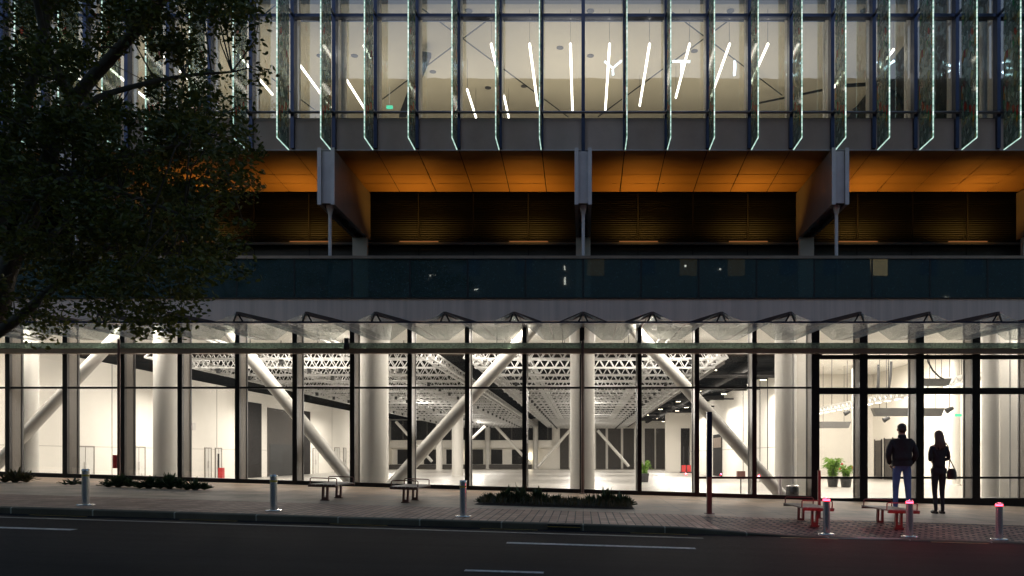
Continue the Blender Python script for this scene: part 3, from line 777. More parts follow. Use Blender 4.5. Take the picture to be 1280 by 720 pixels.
for pa, pb in ((700,711),(714,722),(745,757),(760,776),(779,794),(806,818),(820,831)):
    bp(MB().box(fx(pa), fx(pb), FAR-0.1, FAR-0.01, 0, 3.85), "operable_panel", M['greypanel'])
# columns
def colm(px, D, w, zt=4.75, mt='column', flare=0.0):
    x = wx(px, D); r = w/2
    mb = MB()
    if flare: mb.lathe((x,D,0), [(r,0),(r,zt-0.75),(r+flare,zt)], 32)
    else: mb.lathe((x,D,0), [(r,0),(r,zt)], 32)
    # base ring and cast joints
    mb.lathe((x,D,0), [(r+0.03,0),(r+0.03,0.05),(r+0.002,0.06)], 32)
    return bp(mb, "column", M[mt])
CD = 21.4
colm(36, CD, 0.46); colm(208, CD, 0.64); colm(468, CD, 0.74, flare=0.10); colm(728, CD, 0.66, flare=0.04)
colm(982, CD+.3, 0.58); colm(1238, CD+.3, 0.44)
for px, D, w in ((572,47,0.66),(549,70,0.55),(609.5,75,0.5),(669.5,75,0.5),(1068,38,0.27),(1195,32,0.33),(796,72,0.5)):
    colm(px, D, w, 4.74 if px < 900 else 5.5)
bp(MB().box(wx(987,22.0), wx(1008,22.0), 22.0, 22.25, 0, 4.75), "pilaster", M['white'])
bp(MB().box(wx(984,21.9)-0.01, wx(984,21.9)+0.02, 21.3, 21.33, 0, 4.75), "cover_strip", M['truss'])
bp(MB().box(wx(1250,22.0), wx(1273,22.0), 22.0, 22.25, 0, 4.75), "pilaster", M['white'])
bp(MB().box(wx(1248,21.9)-0.01, wx(1248,21.9)+0.02, 21.3, 21.33, 0, 4.75), "cover_strip", M['truss'])
# braces
def brace(p1, p2, D1, D2, r, name="diagonal_brace"):
    a = at(p1[0], p1[1], D1); b = at(p2[0], p2[1], D2)
    d = (b-a).normalized()
    o = bp(MB().tube([a, b], r, 24), name, M['brace'])
    return o, a, b
def bracez(px0, py0, px1, py1, D, r):
    # extend the axis from floor to ceiling
    a = at(px0, py0, D); b = at(px1, py1, D)
    d = b-a; lo = a + d*((0.12-a.z)/d.z); hi = a + d*((4.74-a.z)/d.z)
    o = bp(MB().tube([lo, hi], r, 24), "diagonal_brace", M['brace'])
    k = MB().tube([lo - d.normalized()*0.02, lo + d.normalized()*0.10], r*1.25, 20)
    k.bar((lo.x,lo.y,0), (lo.x,lo.y,0.3), 0.30, 0.06)
    k.build("base_node", M['beam'], o)
Dn = 21.15
bracez(4, 572, 116, 452, Dn, 0.155)
bracez(317, 452, 432, 594, Dn, 0.165)
bracez(502, 594, 628, 452, Dn, 0.175)
bracez(829, 452, 960, 600, Dn, 0.165)
for a, b, D in (((673,583),(712,538),60),((747,538),(786,583),60),((620,533),(663,580),60),((495,527),(540,577),60),((590,548),(606,533),66)):
    brace(a, b, D, D, 0.11)
# downlights in lobby and entrance ceilings, ceiling fixtures in right dark strip
def downlight(x, y, z, r=0.09):
    o = bp(MB().lathe((x,y,z-0.014), [(r*0.8,0),(r*0.8,0.010)], 16), "downlight", M['em_down'])
    MB().lathe((x,y,z-0.016), [(r,0.001),(r*1.15,0.006),(r*1.15,0.014)], 16).build("trim_ring", M['white2'], o)
for px in (226, 372, 530, 688, 846, 1004, 1078, 1163, 1240, 70):
    downlight(wx(px,24.1), 24.1, 4.75, 0.10)
for px, py in ((1034,452),(1050,462),(1088,452),(1100,460)):
    c = cp(px, py, 5.5); downlight(c.x, c.y, 5.5, 0.12)
rng = random.Random(3)
for i in range(24):
    y = 30 + i*1.9; x = 4.9 + (i*1.37 % 2.9)
    o = bp(MB().box(x-0.16, x+0.16, y-0.06, y+0.06, 4.42, 4.50), "hall_spotlight", M['black'])
    MB().box(x-0.13, x-0.02, y-0.04, y+0.04, 4.405, 4.418).box(x+0.02, x+0.13, y-0.04, y+0.04, 4.405, 4.418).build("lens", M['em_down'], o)
    MB().box(x-0.01, x+0.01, y-0.01, y+0.01, 4.50, 4.74).build("stem", M['black'], o)
dm = MB()
for k in range(7):
    y = 30 + k*6.3
    dm.tube([(4.3,y,4.25),(8.05,y,4.25)], 0.045, 8)
    dm.tube([(4.5,y+2.2,4.5),(7.9,y+2.2,4.5)], 0.16, 12)
dm.tube([(6.0,28,4.45),(6.0,75,4.45)], 0.16, 12)
bp(dm, "ceiling_duct", M['darkpanel'])
bp(MB().box(4.12, 4.27, 24, 75.5, 3.95, 4.35), "edge_beam", M['greypanel'])
# exit signs
for px, py, D, m_ in ((1198,519,30,'em_green'),):
    c = at(px,py,D); bp(MB().box(c.x-0.12,c.x+0.12,D-0.02,D+0.02,c.z-0.05,c.z+0.05), "exit_light", M[m_])
c = cp(487, 134, 12.3)
bp(MB().box(c.x-0.10,c.x+0.10,c.y-0.02,c.y+0.02,c.z-0.05,c.z+0.05), "exit_light", M['em_green'])
bp(MB().box(c.x-0.01,c.x+0.01,c.y-0.01,c.y+0.01,c.z+0.051,12.95), "exit_stem", M['white2'])
# doors of the entrance room (right wall)
for pa, pb, zt in ((1095,1103,2.0),(1107,1117,2.05),(1142,1150,2.1)):
    Da, Db = 15.3*F/(pb-CX), 15.3*F/(pa-CX)
    d = bp(MB().box(15.26, 15.3, Da, Db, 0, zt), "entrance_door", M['greypanel'])
    MB().box(15.22, 15.259, Da-0.06, Da, 0, zt+0.06).box(15.22,15.259,Db,Db+0.06,0,zt+0.06).build("frame", M['darkpanel'], d)
bp(MB().box(wx(1276,24.5), wx(1284,24.5)+0.3, 24.55, 24.599, 0, 1.45), "entrance_door", M['greypanel'])

# ------------------------------------------------------------------ trusses
def truss_mesh(x0, x1, h=0.26, dep=0.30, bay=0.30, r=0.0145):
    c = MB()
    for dy in (-dep/2, dep/2):
        for dz in (0, h):
            c.bar((x0,dy,dz),(x1,dy,dz), r*2, r*2)
    b = MB(); n = max(2, int((x1-x0)/bay)); st = (x1-x0)/n
    for i in range(n):
        a = x0+i*st
        for dy in (-dep/2, dep/2):
            b.bar((a,dy,0),(a+st/2,dy,h), r*1.5, r*1.5); b.bar((a+st/2,dy,h),(a+st,dy,0), r*1.5, r*1.5)
        b.bar((a,-dep/2,0),(a,dep/2,0), r*1.2, r*1.2)
    return c, b
def make_truss(x0, x1):
    t = empty("lighting_truss")
    c, b = truss_mesh(x0, x1)
    c.build("chord", M['truss'], t); b.build("lattice", M['truss'], t)
    for k in range(3):
        x = x0 + (x1-x0)*(0.12+0.37*k)
        MB().box(x-0.05, x+0.05, -0.05, 0.05, -0.16, -0.022).build("spotlight", M['black'], t)
    h = MB()
    for k in range(4):
        x = x0 + (x1-x0)*(k+0.5)/4
        h.bar((x,0,0.30),(x,0,0.86), 0.02, 0.02)
    h.build("hanger", M['black'], t)
    return t
Y0, NR = 22.35, 24
pc = make_truss(-3.35, 4.05); pl = make_truss(-12.2, -4.6)
for i in range(NR):
    y = Y0 + i*2.28
    for proto, nm, gp in ((pc, "middle", "trusses across the middle bay of the hall ceiling"), (pl, "left", "trusses across the left bay of the hall ceiling")):
        t = proto if i == 0 else copy_tree(proto)
        t.location = (0, y, 3.90 + 0.0)
        tag(t, f"pale aluminium lattice truss across the {nm} ceiling bay, {ORD[i]} row behind the street glass", "truss", gp)
# longitudinal trusses
for j, (x, lab) in enumerate(((-10.6,"long truss running away under the left ceiling bay, nearest the left wall"), (-7.3,"long truss running away under the middle of the left ceiling bay"), (-1.9,"long truss running away left of the central round column"), (2.3,"long truss running away right of the central round column"),
    (-12.32,"long truss forming the left edge of the left ceiling bay"), (-4.48,"long truss along the left side of the black ceiling gap"), (-3.22,"long truss along the right side of the black ceiling gap"), (3.95,"long truss forming the right edge of the middle ceiling bay"))):
    t = empty("long_truss"); 
    c, b = truss_mesh(0, 52, h=0.22, dep=0.26, bay=0.8, r=0.024)
    c.build("chord", M['truss'], t); b.build("lattice", M['truss'], t)
    t.rotation_euler = (0,0,R(90)); t.location = (x, 22.6, 4.26 if j < 4 else 3.98)
    tag(t, lab, "truss", "long trusses running into the hall")
for i in range(2):
    X, z, Da, Db = ((11.0,3.2,26.5,37.4),(13.0,3.7,26.2,32.0))[i]
    t = empty("entrance_truss"); c, b = truss_mesh(0, Db-Da, h=0.22, dep=0.24, bay=0.5, r=0.022)
    c.build("chord", M['truss'], t); b.build("lattice", M['truss'], t)
    s = MB()
    for k in range(int((Db-Da)/0.9)): s.box(0.3+k*0.9, 0.62+k*0.9, -0.05, 0.05, -0.05, -0.032)
    s.build("lamp_strip", M['em_tube'], t)
    hh = MB()
    for k in (0.2, 0.8): hh.bar(((Db-Da)*k,0,0.22),((Db-Da)*k,0,5.5-z if X<14 else 1), 0.02, 0.02)
    hh.build("hanger", M['black'], t)
    t.rotation_euler = (0,0,R(90)); t.location = (X, Da, z)
    tag(t, ("lamp studded truss hanging above the two palms in the entrance room", "short lamp studded truss hanging above the woman with the handbag")[i], "truss", "trusses in the entrance room")
# grey hanging panels
for pa, pb, ya, yb, D, lab in ((1091,1181,510,520,30,"wide grey panel hanging above the standing man and woman"), (1153,1190,473,482,27,"small grey panel hanging higher beside the black cable loop"), (1022,1064,527,535,38,"grey panel hanging at the far left above the tall palm")):
    x0, x1 = wx(pa,D), wx(pb,D); z0, z1 = wz(yb,D), wz(ya,D)
    t = MB().add([(x0,D,z1),(x1,D,z1),(x1-0.12,D,z0),(x0+0.12,D,z0),(x0,D+0.25,z1),(x1,D+0.25,z1),(x1-0.12,D+0.25,z0),(x0+0.12,D+0.25,z0)],
                 [(3,2,1,0),(4,5,6,7),(0,1,5,4),(2,3,7,6),(1,2,6,5),(3,0,4,7)]).build("acoustic_panel", M['banner'])
    w = MB(); 
    for x in (x0+0.3, x1-0.3): w.bar((x,D+0.12,z1),(x,D+0.12,5.5), 0.015, 0.015)
    w.build("cable", M['black'], t)
    tag(t, lab, "panel", "grey panels hanging in the entrance room")
cb = [at(px,py,27) for px,py in ((1159,440),(1160,452),(1166,463),(1174,471),(1180,474))]
tag(MB().tube(cb, 0.03, 6).build("black_cable", M['black']), "drooping black cable above the small grey hanging panel", "cable")
for (a,b_,lab) in (((1098,520-64),(1097,486),"left of two black straps under the entrance ceiling"), ((1114,452),(1111,486),"right of two black straps under the entrance ceiling")):
    tag(MB().tube([at(*a,31),at((a[0]+b_[0])/2+0.6,(a[1]+b_[1])/2,31),at(*b_,31)], 0.05, 6).build("hanging_strap", M['black']), lab, "strap")

for px, py, D, lab in ((1059,516,36.0,"small black stage lamp hanging at the left end of the long lit truss"), (1108,524,33.0,"small black stage lamp hanging under the wide grey panel"), (1187,512,29.0,"small black stage lamp hanging right of the wide grey panel")):
    c = at(px, py, D); t = empty("stage_lamp", c)
    MB().tube([(-0.12,0,-0.05),(-0.02,0,0.0),(0.12,0,0.06)], [0.11,0.09,0.06], 14).build("housing", M['black'], t)
    MB().bar((0,0,0.05),(0,0,5.5-c.z), 0.02, 0.02).build("stem", M['black'], t)
    tag(t, lab, "lamp", "stage lamps in the entrance room")
D = leftD(237)
t = empty("wall_speaker", (LX+0.02, D, wz(533, D)))
MB().box(0,0.18,-0.16,0.16,-0.17,0.17).build("cabinet", M['beam'], t)
MB().box(0.181,0.19,-0.13,0.13,-0.14,0.14).build("grille", M['door'], t)
tag(t, "small grey box fixed high on the left hall wall beside a seam", "speaker")
x = wx(705, KY); ki = MB().box(-0.23,0.23,-0.03,0.01,-0.045,0.035).build("kerb_inlet", M['black'], loc=(x,KY-0.002,zroad(x)+0.05)); ki.rotation_euler = (0, math.atan(SL), 0)
MB().box(-0.23,0.23,-0.034,-0.0305,-0.008,0.002).build("inlet_bar", M['ypaint'], ki)
tag(ki, "dark drain inlet in the kerb face in front of the long planting bed", "drain")

# ------------------------------------------------------------------ pendant tube lights of the upper room
def pendant(x, y0, y1, z, lab):
    t = empty("tube_light", (x, y0, z))
    MB().tube([(0,0,0),(0,y1-y0,0)], 0.030, 10).build("tube", M['em_tube'], t)
    MB().box(-0.012,0.012,-0.01,y1-y0+0.01,0.032,0.055).build("housing", M['white2'], t)
    w = MB(); 
    for q in (0.03, y1-y0-0.03): w.bar((0,q,0.055),(0,q,12.95-z),0.008,0.008)
    w.build("cord", M['black'], t)
    tag(t, lab, "light", "tube lights hanging in the upper room")
zp = 12.02
i = 0
specs = []
def tubespec(px, y0, y1):
    D0 = (12.02-EYE)*F/(CY-y0); D1 = (12.02-EYE)*F/(CY-y1); specs.append(((px-CX)*D0/F, D0, D1))
for q in ((295,65,118),(374,80,134),(432,98,136),(455,57,72),(614,55,96),(662,55,132),(713,55,139),(762,55,137),(812,55,132),(862,55,122),(912,55,128),(960,55,85),(946,88,112),(584,112,147),(630,120,147),(512,105,118),(1055,91,112),(1117,62,84),(205,70,110),(130,80,125),(60,70,115)): tubespec(*q)
specs.sort()
for k, (x, a, b) in enumerate(specs):
    pendant(x, a, b, zp, f"slim white tube light pointing into the upper room, {ORD[k]} from the left")

# ------------------------------------------------------------------ lamps that light the rooms
def area(loc, sx, sy, e, col=(1.0,0.93,0.84), rot=(0,0,0)):
    L = bpy.data.lights.new("room_lamp", 'AREA'); L.shape = 'RECTANGLE'; L.size = sx; L.size_y = sy
    L.energy = e; L.color = col
    o = bpy.data.objects.new("room_lamp", L); COL.objects.link(o); o.location = loc; o.rotation_euler = rot
def point(loc, e, r=0.15, col=(1.0,0.93,0.84)):
    L = bpy.data.lights.new("room_lamp", 'POINT'); L.energy = e; L.shadow_soft_size = r; L.color = col
    o = bpy.data.objects.new("room_lamp", L); COL.objects.link(o); o.location = loc
def spot(loc, e, ang, rot, col=(1.0,0.92,0.80), blend=1.0):
    L = bpy.data.lights.new("wall_washer", 'SPOT'); L.energy = e; L.spot_size = R(ang); L.spot_blend = blend
    L.shadow_soft_size = 0.05; L.color = col
    o = bpy.data.objects.new("wall_washer", L); COL.objects.link(o); o.location = loc; o.rotation_euler = rot
for x in (-14, -8.5, -3, 2.5):
    area((x, 23.6, 4.70), 4.0, 1.2, 120)
for y in (30, 40, 51, 63):
    for x in (-15.2, -8.3, 0.3, 6.2):
        point((x, y, 3.5), 110, 0.2)
        area((x, y+3, 3.85), 3.0, 3.0, 200)
for x in (-16, -12.6, -8.0, -2.9, 2.7, 8.2, 13.5):  # tilted row added inside the glass to brighten column and brace fronts
    area((x, 20.75, 4.66), 2.6, 0.5, 95, rot=(R(30),0,0))
area((11.7, 33, 5.35), 4, 10, 900)
area((11.5, 23.6, 4.70), 5, 1.2, 130)
for px in (128, 185, 248, 285, 405, 425, 445):
    D = leftD(px); spot((LX+0.55, D, 4.55), 120, 62, (0, R(-14), 0))
for px in (915, 938, 965):
    D = RX*F/(px-CX); spot((RX-0.55, D, 4.55), 120, 62, (0, R(14), 0))
for x in (-15.5, -10.5, -5.5, -0.5, 4.5, 9):
    area((x, 24.5, 10.2), 3.6, 3.0, 40 if x < 8 else 12, (1.0,0.91,0.74), (R(180),0,0))

# ------------------------------------------------------------------ building across the street (seen only in reflections)
OB = empty("office_building", (0,-12,0)); 
tag(OB, "dark office block across the street with a glowing roof sign", "building")
ob = MB().box(-16.98, 40, -10, 0, -6, 26.2)
ob.build("wall", M['concrete'], OB)
rw = random.Random(5); k = 0
for px, lit in ((590,0),(655,0),(745,1),(808,0),(860,1),(920,1),(985,0),(1040,0),(1098,2),(1160,0),(1215,0)):
    for fl, zz in ((0,12.9),(1,9.6),(2,16.4),(3,19.8)):
        xx = wx(px, 51.7)
        m_ = 'em_win2' if (lit == 2 and fl == 0) else 'em_win' if (lit and fl == 0) else 'navy'
        MB().box(xx-0.55, xx+0.55, 0.003, 0.05, zz, zz+1.15).build("window", M[m_], OB)
for px, py, w, h, m_ in ((545,335,0.6,0.10,'em_lamp'),(541,345,0.5,0.08,'em_lamp'),(706,352,0.10,0.45,'em_lamp'),(706,336,0.08,0.3,'em_lamp'),(596,363,0.25,0.06,'em_lamp'),(1183,373,0.35,0.08,'em_lamp'),(900,338,0.1,0.1,'em_lamp'),(856,333,0.14,0.14,'em_lamp')):
    xx = wx(px, 51.7); zz = wz(py, 51.7)
    MB().box(xx-w/2, xx+w/2, 0.051, 0.12, zz-h/2, zz+h/2).build("outside_lamp", M[m_], OB)
OB2 = MB().box(-40, -17, -22, -12, -6, 17).build("office_building", M['concrete'])
tag(OB2, "lower plain block across the street", "building")
def neon():
    S = empty("neon_sign", (0,-11.93,26.4))
    tag(S, "white blue glowing letters on the roof edge across the street", "sign")
    G = {'S':[(1,.85),(.8,1),(.2,1),(0,.8),(.2,.55),(.8,.45),(1,.2),(.8,0),(.2,0),(0,.15)],
         'K':[(0,0),(0,1),None,(1,1),(.1,.5),(1,0)], 'Y':[(0,1),(.5,.5),(1,1),None,(.5,.5),(.5,0)],
         'C':[(1,.85),(.75,1),(.25,1),(0,.75),(0,.25),(.25,0),(.75,0),(1,.15)], 'I':[(.5,0),(.5,1)],
         'T':[(0,1),(1,1),None,(.5,1),(.5,0)]}
    for ch, px in zip("SKYCITY", (1264,1187,1107,991,918,852,767)):
        Dv = 2*20.34 + 11.93; xc = wx(px, Dv)
        m_ = MB(); seg = []
        def flush():
            if len(seg) > 1: m_.tube(list(seg), 0.075, 8)
        for p in G[ch]+[None]:
            if p is None: flush(); seg = []
            else: seg.append(((0.5-p[0])*1.15, 0, p[1]*0.90))
        o = m_.build("letter", M['em_neon'], S); o.location = (xc, 0, 0)
neon()

# ------------------------------------------------------------------ street furniture
def bollard_proto(lit):
    t = empty("bollard")
    b = MB().lathe((0,0,0), [(0.052,0.012),(0.052,0.50)], 28)
    b.build("post", M['steel'], t)
    MB().lathe((0,0,0), [(0.12,0.0),(0.12,0.008),(0.115,0.012)], 24).build("base_plate", M['steel'], t)
    if lit:
        MB().lathe((0,0,0), [(0.052,0.500),(0.052,0.524)], 28).build("lamp_ring", M['em_red'], t)
        MB().lathe((0,0,0), [(0.054,0.523),(0.054,0.538),(0.045,0.545)], 28).build("cap", M['steel'], t)
    else:
        MB().lathe((0,0,0), [(0.054,0.43),(0.054,0.455)], 28).build("band", M['yellow'], t)
        MB().lathe((0,0,0), [(0.052,0.501),(0.054,0.53),(0.045,0.54)], 28).build("cap", M['steel'], t)
    return t
pu, pL = bollard_proto(False), bollard_proto(True)
BY = 11.9
for i, (px, lab) in enumerate(((107,"unlit steel bollard farthest left, in front of the spiky shrubs"), (342,"unlit steel bollard on the kerb just left of the left bench"), (579,"unlit steel bollard beside the left end of the long planting bed"))):
    t = pu if i == 0 else copy_tree(pu)
    x = wx(px, BY); t.location = (x, BY, zpav(x,BY)+0.004)
    tag(t, lab, "bollard", "steel bollards along the kerb")
for i, (px, lab) in enumerate(((1033,"red lit steel bollard beside the bench left of the man"), (1137,"red lit steel bollard at the feet of the man in jeans"), (1249,"red lit steel bollard at the far right, beyond the woman"))):
    t = pL if i == 0 else copy_tree(pL)
    x = wx(px, BY); z = zpav(x,BY); t.location = (x, BY, z+0.006)
    tag(t, lab, "bollard", "steel bollards along the kerb")
    point((x-0.0, BY-0.0, z+0.575), 7.0, 0.02, (1.0,0.03,0.06))

def bench_proto():
    t = empty("bench")
    s = MB()
    w, l, h = 0.25, 0.62, 0.27
    for k in range(7):
        x = -w + k*(2*w)/6.999
        s.box(x+0.006, x+2*w/7-0.004, -l, l, h, h+0.022)
    s.build("seat", M['seat'], t)
    f = MB().box(-w, w, -l+0.02, -l+0.05, h-0.03, h-0.001).box(-w, w, l-0.05, l-0.02, h-0.03, h-0.001).box(-0.03,0.03,-l+0.05,l-0.05,h-0.03,h-0.001)
    f.build("frame", M['rust'], t)
    for y in (-0.40, 0.40):
        g = MB().box(-0.055,-0.022,y-0.03,y+0.03,0.0,h-0.03).box(0.022,0.055,y-0.03,y+0.03,0.0,h-0.03).box(-0.022,0.022,y-0.03,y+0.03,0.0,0.05).box(-0.075,0.075,y-0.04,y+0.04,-0.03,0.006)
        g.build("leg", M['rust'], t)
    for y in (-0.52, 0.0, 0.52):
        g = MB().tube([(-w+0.01,y,h+0.02),(-w+0.01,y,h+0.115),(-w+0.03,y,h+0.13),(w-0.03,y,h+0.13),(w-0.01,y,h+0.115),(w-0.01,y,h+0.02)], 0.010, 8)
        if y: g.build("arm_hoop", M['rust'], t)
    return t
bpz = bench_proto()
for i, (px, D, lab) in enumerate(((415,14.9,"bench with arm hoops left of the big round column base"), (513,14.9,"bench with arm hoops between the column and the planting bed"), (1009,13.15,"reddish bench beside the left red lit bollard"), (1111,13.15,"reddish bench in front of the man in jeans"))):
    t = bpz if i == 0 else copy_tree(bpz)
    x = wx(px, D); t.location = (x, D, zpav(x,D)+0.008)
    t.rotation_euler = (0, math.atan(SL), 0)
    tag(t, lab, "bench", "small benches on the pavement")

def tallpost(name, px, D, w, h, mats, lab, cat, dark_top=0.0):
    x = wx(px, D); z = zpav(x, D)
    t = MB().box(-w/2,w/2,-w/2,w/2,0,h-dark_top).build(name, mats[0]); t.location = (x,D,z)
    if dark_top: MB().box(-w/2-.002,w/2+.002,-w/2-.002,w/2+.002,h-dark_top,h).build("dark_head", mats[1], t)
    MB().box(-w,w,-w,w,-0.02,0.008).build("foot_plate", mats[0], t)
    tag(t, lab, cat)
tallpost("totem_post", 886.5, 14.1, 0.085, 1.80, (M['rust'], M['navy']), "tall slim red brown post with dark head in front of the glass", "post", 1.15)
tallpost("short_red_post", 1024, 13.9, 0.045, 0.83, (M['rust'],), "short thin red post behind the bench at the entrance", "post")
for px, D, r, lab in ((728.3,19.55,0.036,"slim brown pole in front of the central round column"), (148.5,19.3,0.034,"slim grey brown pole at the left with a red call box")):
    x = wx(px,D); z = zpav(x,D)
    t = MB().tube([(0,0,0),(0,0,4.0-z)], r, 12).build("canopy_pole", M['pole']); t.location = (x,D,z)
    MB().lathe((0,0,0), [(0.09,0),(0.09,0.012),(r,0.03)], 16).build("foot_ring", M['pole'], t)
    if px < 200: MB().box(-0.12,-0.04,-0.05,0.05,0.30,0.62).build("call_box", M['redpaint'], t)
    tag(t, lab, "pole")
# camera on canopy rail
c = at(433.5, 430, 19.6)
t = empty("security_camera", c)
MB().box(-0.05,0.05,-0.05,0.08,0.02,0.14).build("housing", M['black'], t)
MB().lathe((0,-0.02,-0.16), [(0.03,0),(0.07,0.04),(0.07,0.12),(0.05,0.17)], 14).build("dome", M['black'], t)
tag(t, "small black camera on the canopy gutter above the left brace", "camera")

# things inside the glass
def pot_plant(px, D, h, lab, seed, red=False, n=26, wide=0.5):
    x = wx(px, D); t = empty("potted_plant", (x, D, 0))
    MB().lathe((0,0,0), [(0.17,0),(0.22,0.38),(0.22,0.40),(0.19,0.40)], 20).build("pot", M['bin'], t)
    rr = random.Random(seed); f = MB()
    for k in range(n):
        a = rr.uniform(0, 6.283); L = rr.uniform(0.6,1.0)
        tipr = wide*L*rr.uniform(0.4,1.0); top = 0.4 + (h-0.4)*rr.uniform(0.55,1.0)
        pts = []
        for q in range(6):
            u = q/5; r_ = tipr*u**1.4; zz = 0.38 + (top-0.38)*(1-(1-u)**1.8) - 0.18*h*u**4
            pts.append(Vector((r_*math.cos(a), r_*math.sin(a), zz)))
        side = Vector((-math.sin(a), math.cos(a), 0))
        for q in range(5):
            # leaflets along the frond
            for s in (-1,1):
                p = pts[q].lerp(pts[q+1], rr.random()); e = p + side*s*0.12*h*(1-q/7) + Vector((math.cos(a),math.sin(a),-0.4))*0.10*h
                w = (pts[q+1]-pts[q]).normalized()*0.035
                f.add([p-w, p+w, e], [(0,1,2)])
        for q in range(5):
            w = side*0.012*(1-q/6)
            f.add([pts[q]-w, pts[q]+w, pts[q+1]+w*0.8, pts[q+1]-w*0.8], [(0,1,2,3)])
    f.build("foliage", M['palm'], t)
    if red:
        g = MB()
        for k in range(7):
            a = rr.uniform(0,6.28); g.lathe((0.22*math.cos(a),0.22*math.sin(a),0.62+rr.random()*0.25), [(0.01,0),(0.05,0.03),(0.035,0.08)], 8)
        g.build("flower", M['flower'], t)
    tag(t, lab, "plant", "potted plants inside the glass")
pot_plant(1041, 30.5, 1.30, "tall arching palm in a pot, left of the red flowered plant", 4, n=50, wide=0.55)
pot_plant(1057.5, 30.0, 0.95, "low bright plant with red flowers in a dark square pot", 9, True, n=30, wide=0.45)
pot_plant(805.5, 36.0, 1.15, "palm in a pot deep in the hall near the right far panels", 12, n=30, wide=0.45)
x = wx(987.5, 21.0)
t = empty("litter_bin", (x, 20.75, 0))
MB().lathe((0,0,0), [(0.15,0.0),(0.165,0.02),(0.165,0.34),(0.15,0.37)], 24).build("body", M['bin'], t)
MB().lathe((0,0,0), [(0.155,0.371),(0.17,0.38),(0.165,0.40),(0.10,0.42)], 24).build("lid", M['steel'], t)
tag(t, "round charcoal litter bin inside the glass by the right brace foot", "bin")
x = wx(975, 20.9)
t = MB().lathe((0,0,0), [(0.045,0),(0.045,0.66),(0.035,0.68)], 16).build("grey_pedestal", M['beam']); t.location = (x,20.9,0)
MB().lathe((0,0,0), [(0.09,0),(0.09,0.015)], 16).build("foot", M['beam'], t)
tag(t, "slim grey pedestal standing between brace foot and litter bin", "pedestal")
for i, (px, lab) in enumerate(((854.5,"red barrier base at the far alcove, the left one"), (861,"red barrier base at the far alcove, the right one"))):
    x = wx(px, 57); t = empty("barrier_stand", (x,57,0))
    MB().box(-0.14,0.14,-0.14,0.14,0.08,0.55).build("red_body", M['redpaint'], t)
    MB().tube([(0,0,0.55),(0,0,1.9)], 0.03, 8).build("stem", M['black'], t)
    MB().box(-0.26,0.26,-0.2,0.2,0,0.08).build("foot", M['black'], t)
    tag(t, lab, "stand", "red barrier stands")
D = leftD(256)
t = empty("extinguisher_stand", (LX+0.8, D, 0))
MB().box(-0.10,0.10,-0.12,0.12,0.0,0.62).build("red_body", M['redpaint'], t)
MB().tube([(-0.14,0,0),(-0.14,0,1.3)], 0.045, 8).build("stem", M['black'], t)
tag(t, "red extinguisher stand with black stem by the left hall wall", "stand")
x = wx(925, 24.5); t = empty("red_box", (wx(926,24.0), 24.0, 0))
MB().box(-0.12,0.12,-0.08,0.08,0.48,0.72).build("body", M['rust'], t); MB().tube([(0,0,0),(0,0,0.48)],0.02,8).build("stem", M['black'], t)
MB().lathe((0,0,0),[(0.12,0),(0.12,0.015)],14).build("foot", M['black'], t)
tag(t, "small red brown box on a thin stand behind the push rail", "stand")

# ------------------------------------------------------------------ shrubs
def rosette(mb, c, h, w, n, rr, droop=0.5):
    c = Vector(c)
    for k in range(n):
        a = rr.uniform(0,6.283); el = rr.uniform(0.15,1.0)
        L = rr.uniform(0.75,1.05)
        d = Vector((math.cos(a),math.sin(a),0)); side = Vector((-math.sin(a),math.cos(a),0))
        wd = w*0.085*rr.uniform(0.8,1.3)
        prev = None
        for q in range(5):
            u = q/4
            p = c + d*(w*L*(1-el*0.75)*u) + Vector((0,0,h*L*(0.25+0.75*el)*(u - droop*(1-el)*u*u)))
            ww = side*wd*(0.6+0.9*u)*(1-u**2.2) + Vector((0,0,0))
            cur = (p-ww, p+Vector((0,0,-0.01)), p+ww)
            if prev:
                mb.add([prev[0],prev[1],cur[1],cur[0],prev[2],cur[2]], [(0,1,2,3),(1,4,5,2)])
            prev = cur
rr = random.Random(11)
def shrub(px, D, h, w, lab, n=34, grp="spiky shrubs on the pavement", mat='shrub'):
    x = wx(px, D); z = zpav(x,D)
    t = empty("spiky_shrub", (x,D,z))
    f = MB(); rosette(f, (0,0,0.01), h, w, n, rr); rosette(f, (w*0.35,0.1,0.01), h*0.75, w*0.7, n//2, rr); rosette(f, (-w*0.35,-0.06,0.01), h*0.7, w*0.7, n//2, rr); f.build("leaves", M[mat], t)
    MB().lathe((0,0,-0.02), [(0.05,0),(0.06,0.06),(0.03,0.10)], 10).build("stem", M['bark'], t)
    tag(t, lab, "shrub", grp)
shrub(19, 17.2, 0.38, 0.50, "thin grassy tuft at the far left edge of the pavement", 60, mat='grass')
shrub(91, 17.0, 0.18, 0.34, "small low tuft left of the leftmost bollard", 24)
shrub(148, 16.6, 0.32, 0.48, "spiky dark shrub right of the leftmost bollard", 80)
shrub(186, 16.5, 0.32, 0.46, "left plant of the three spiky shrubs growing together", 80)
shrub(212, 16.6, 0.36, 0.48, "middle and tallest plant of the three spiky shrubs growing together", 85)
shrub(244, 16.4, 0.28, 0.40, "right and smallest plant of the three spiky shrubs growing together", 64)
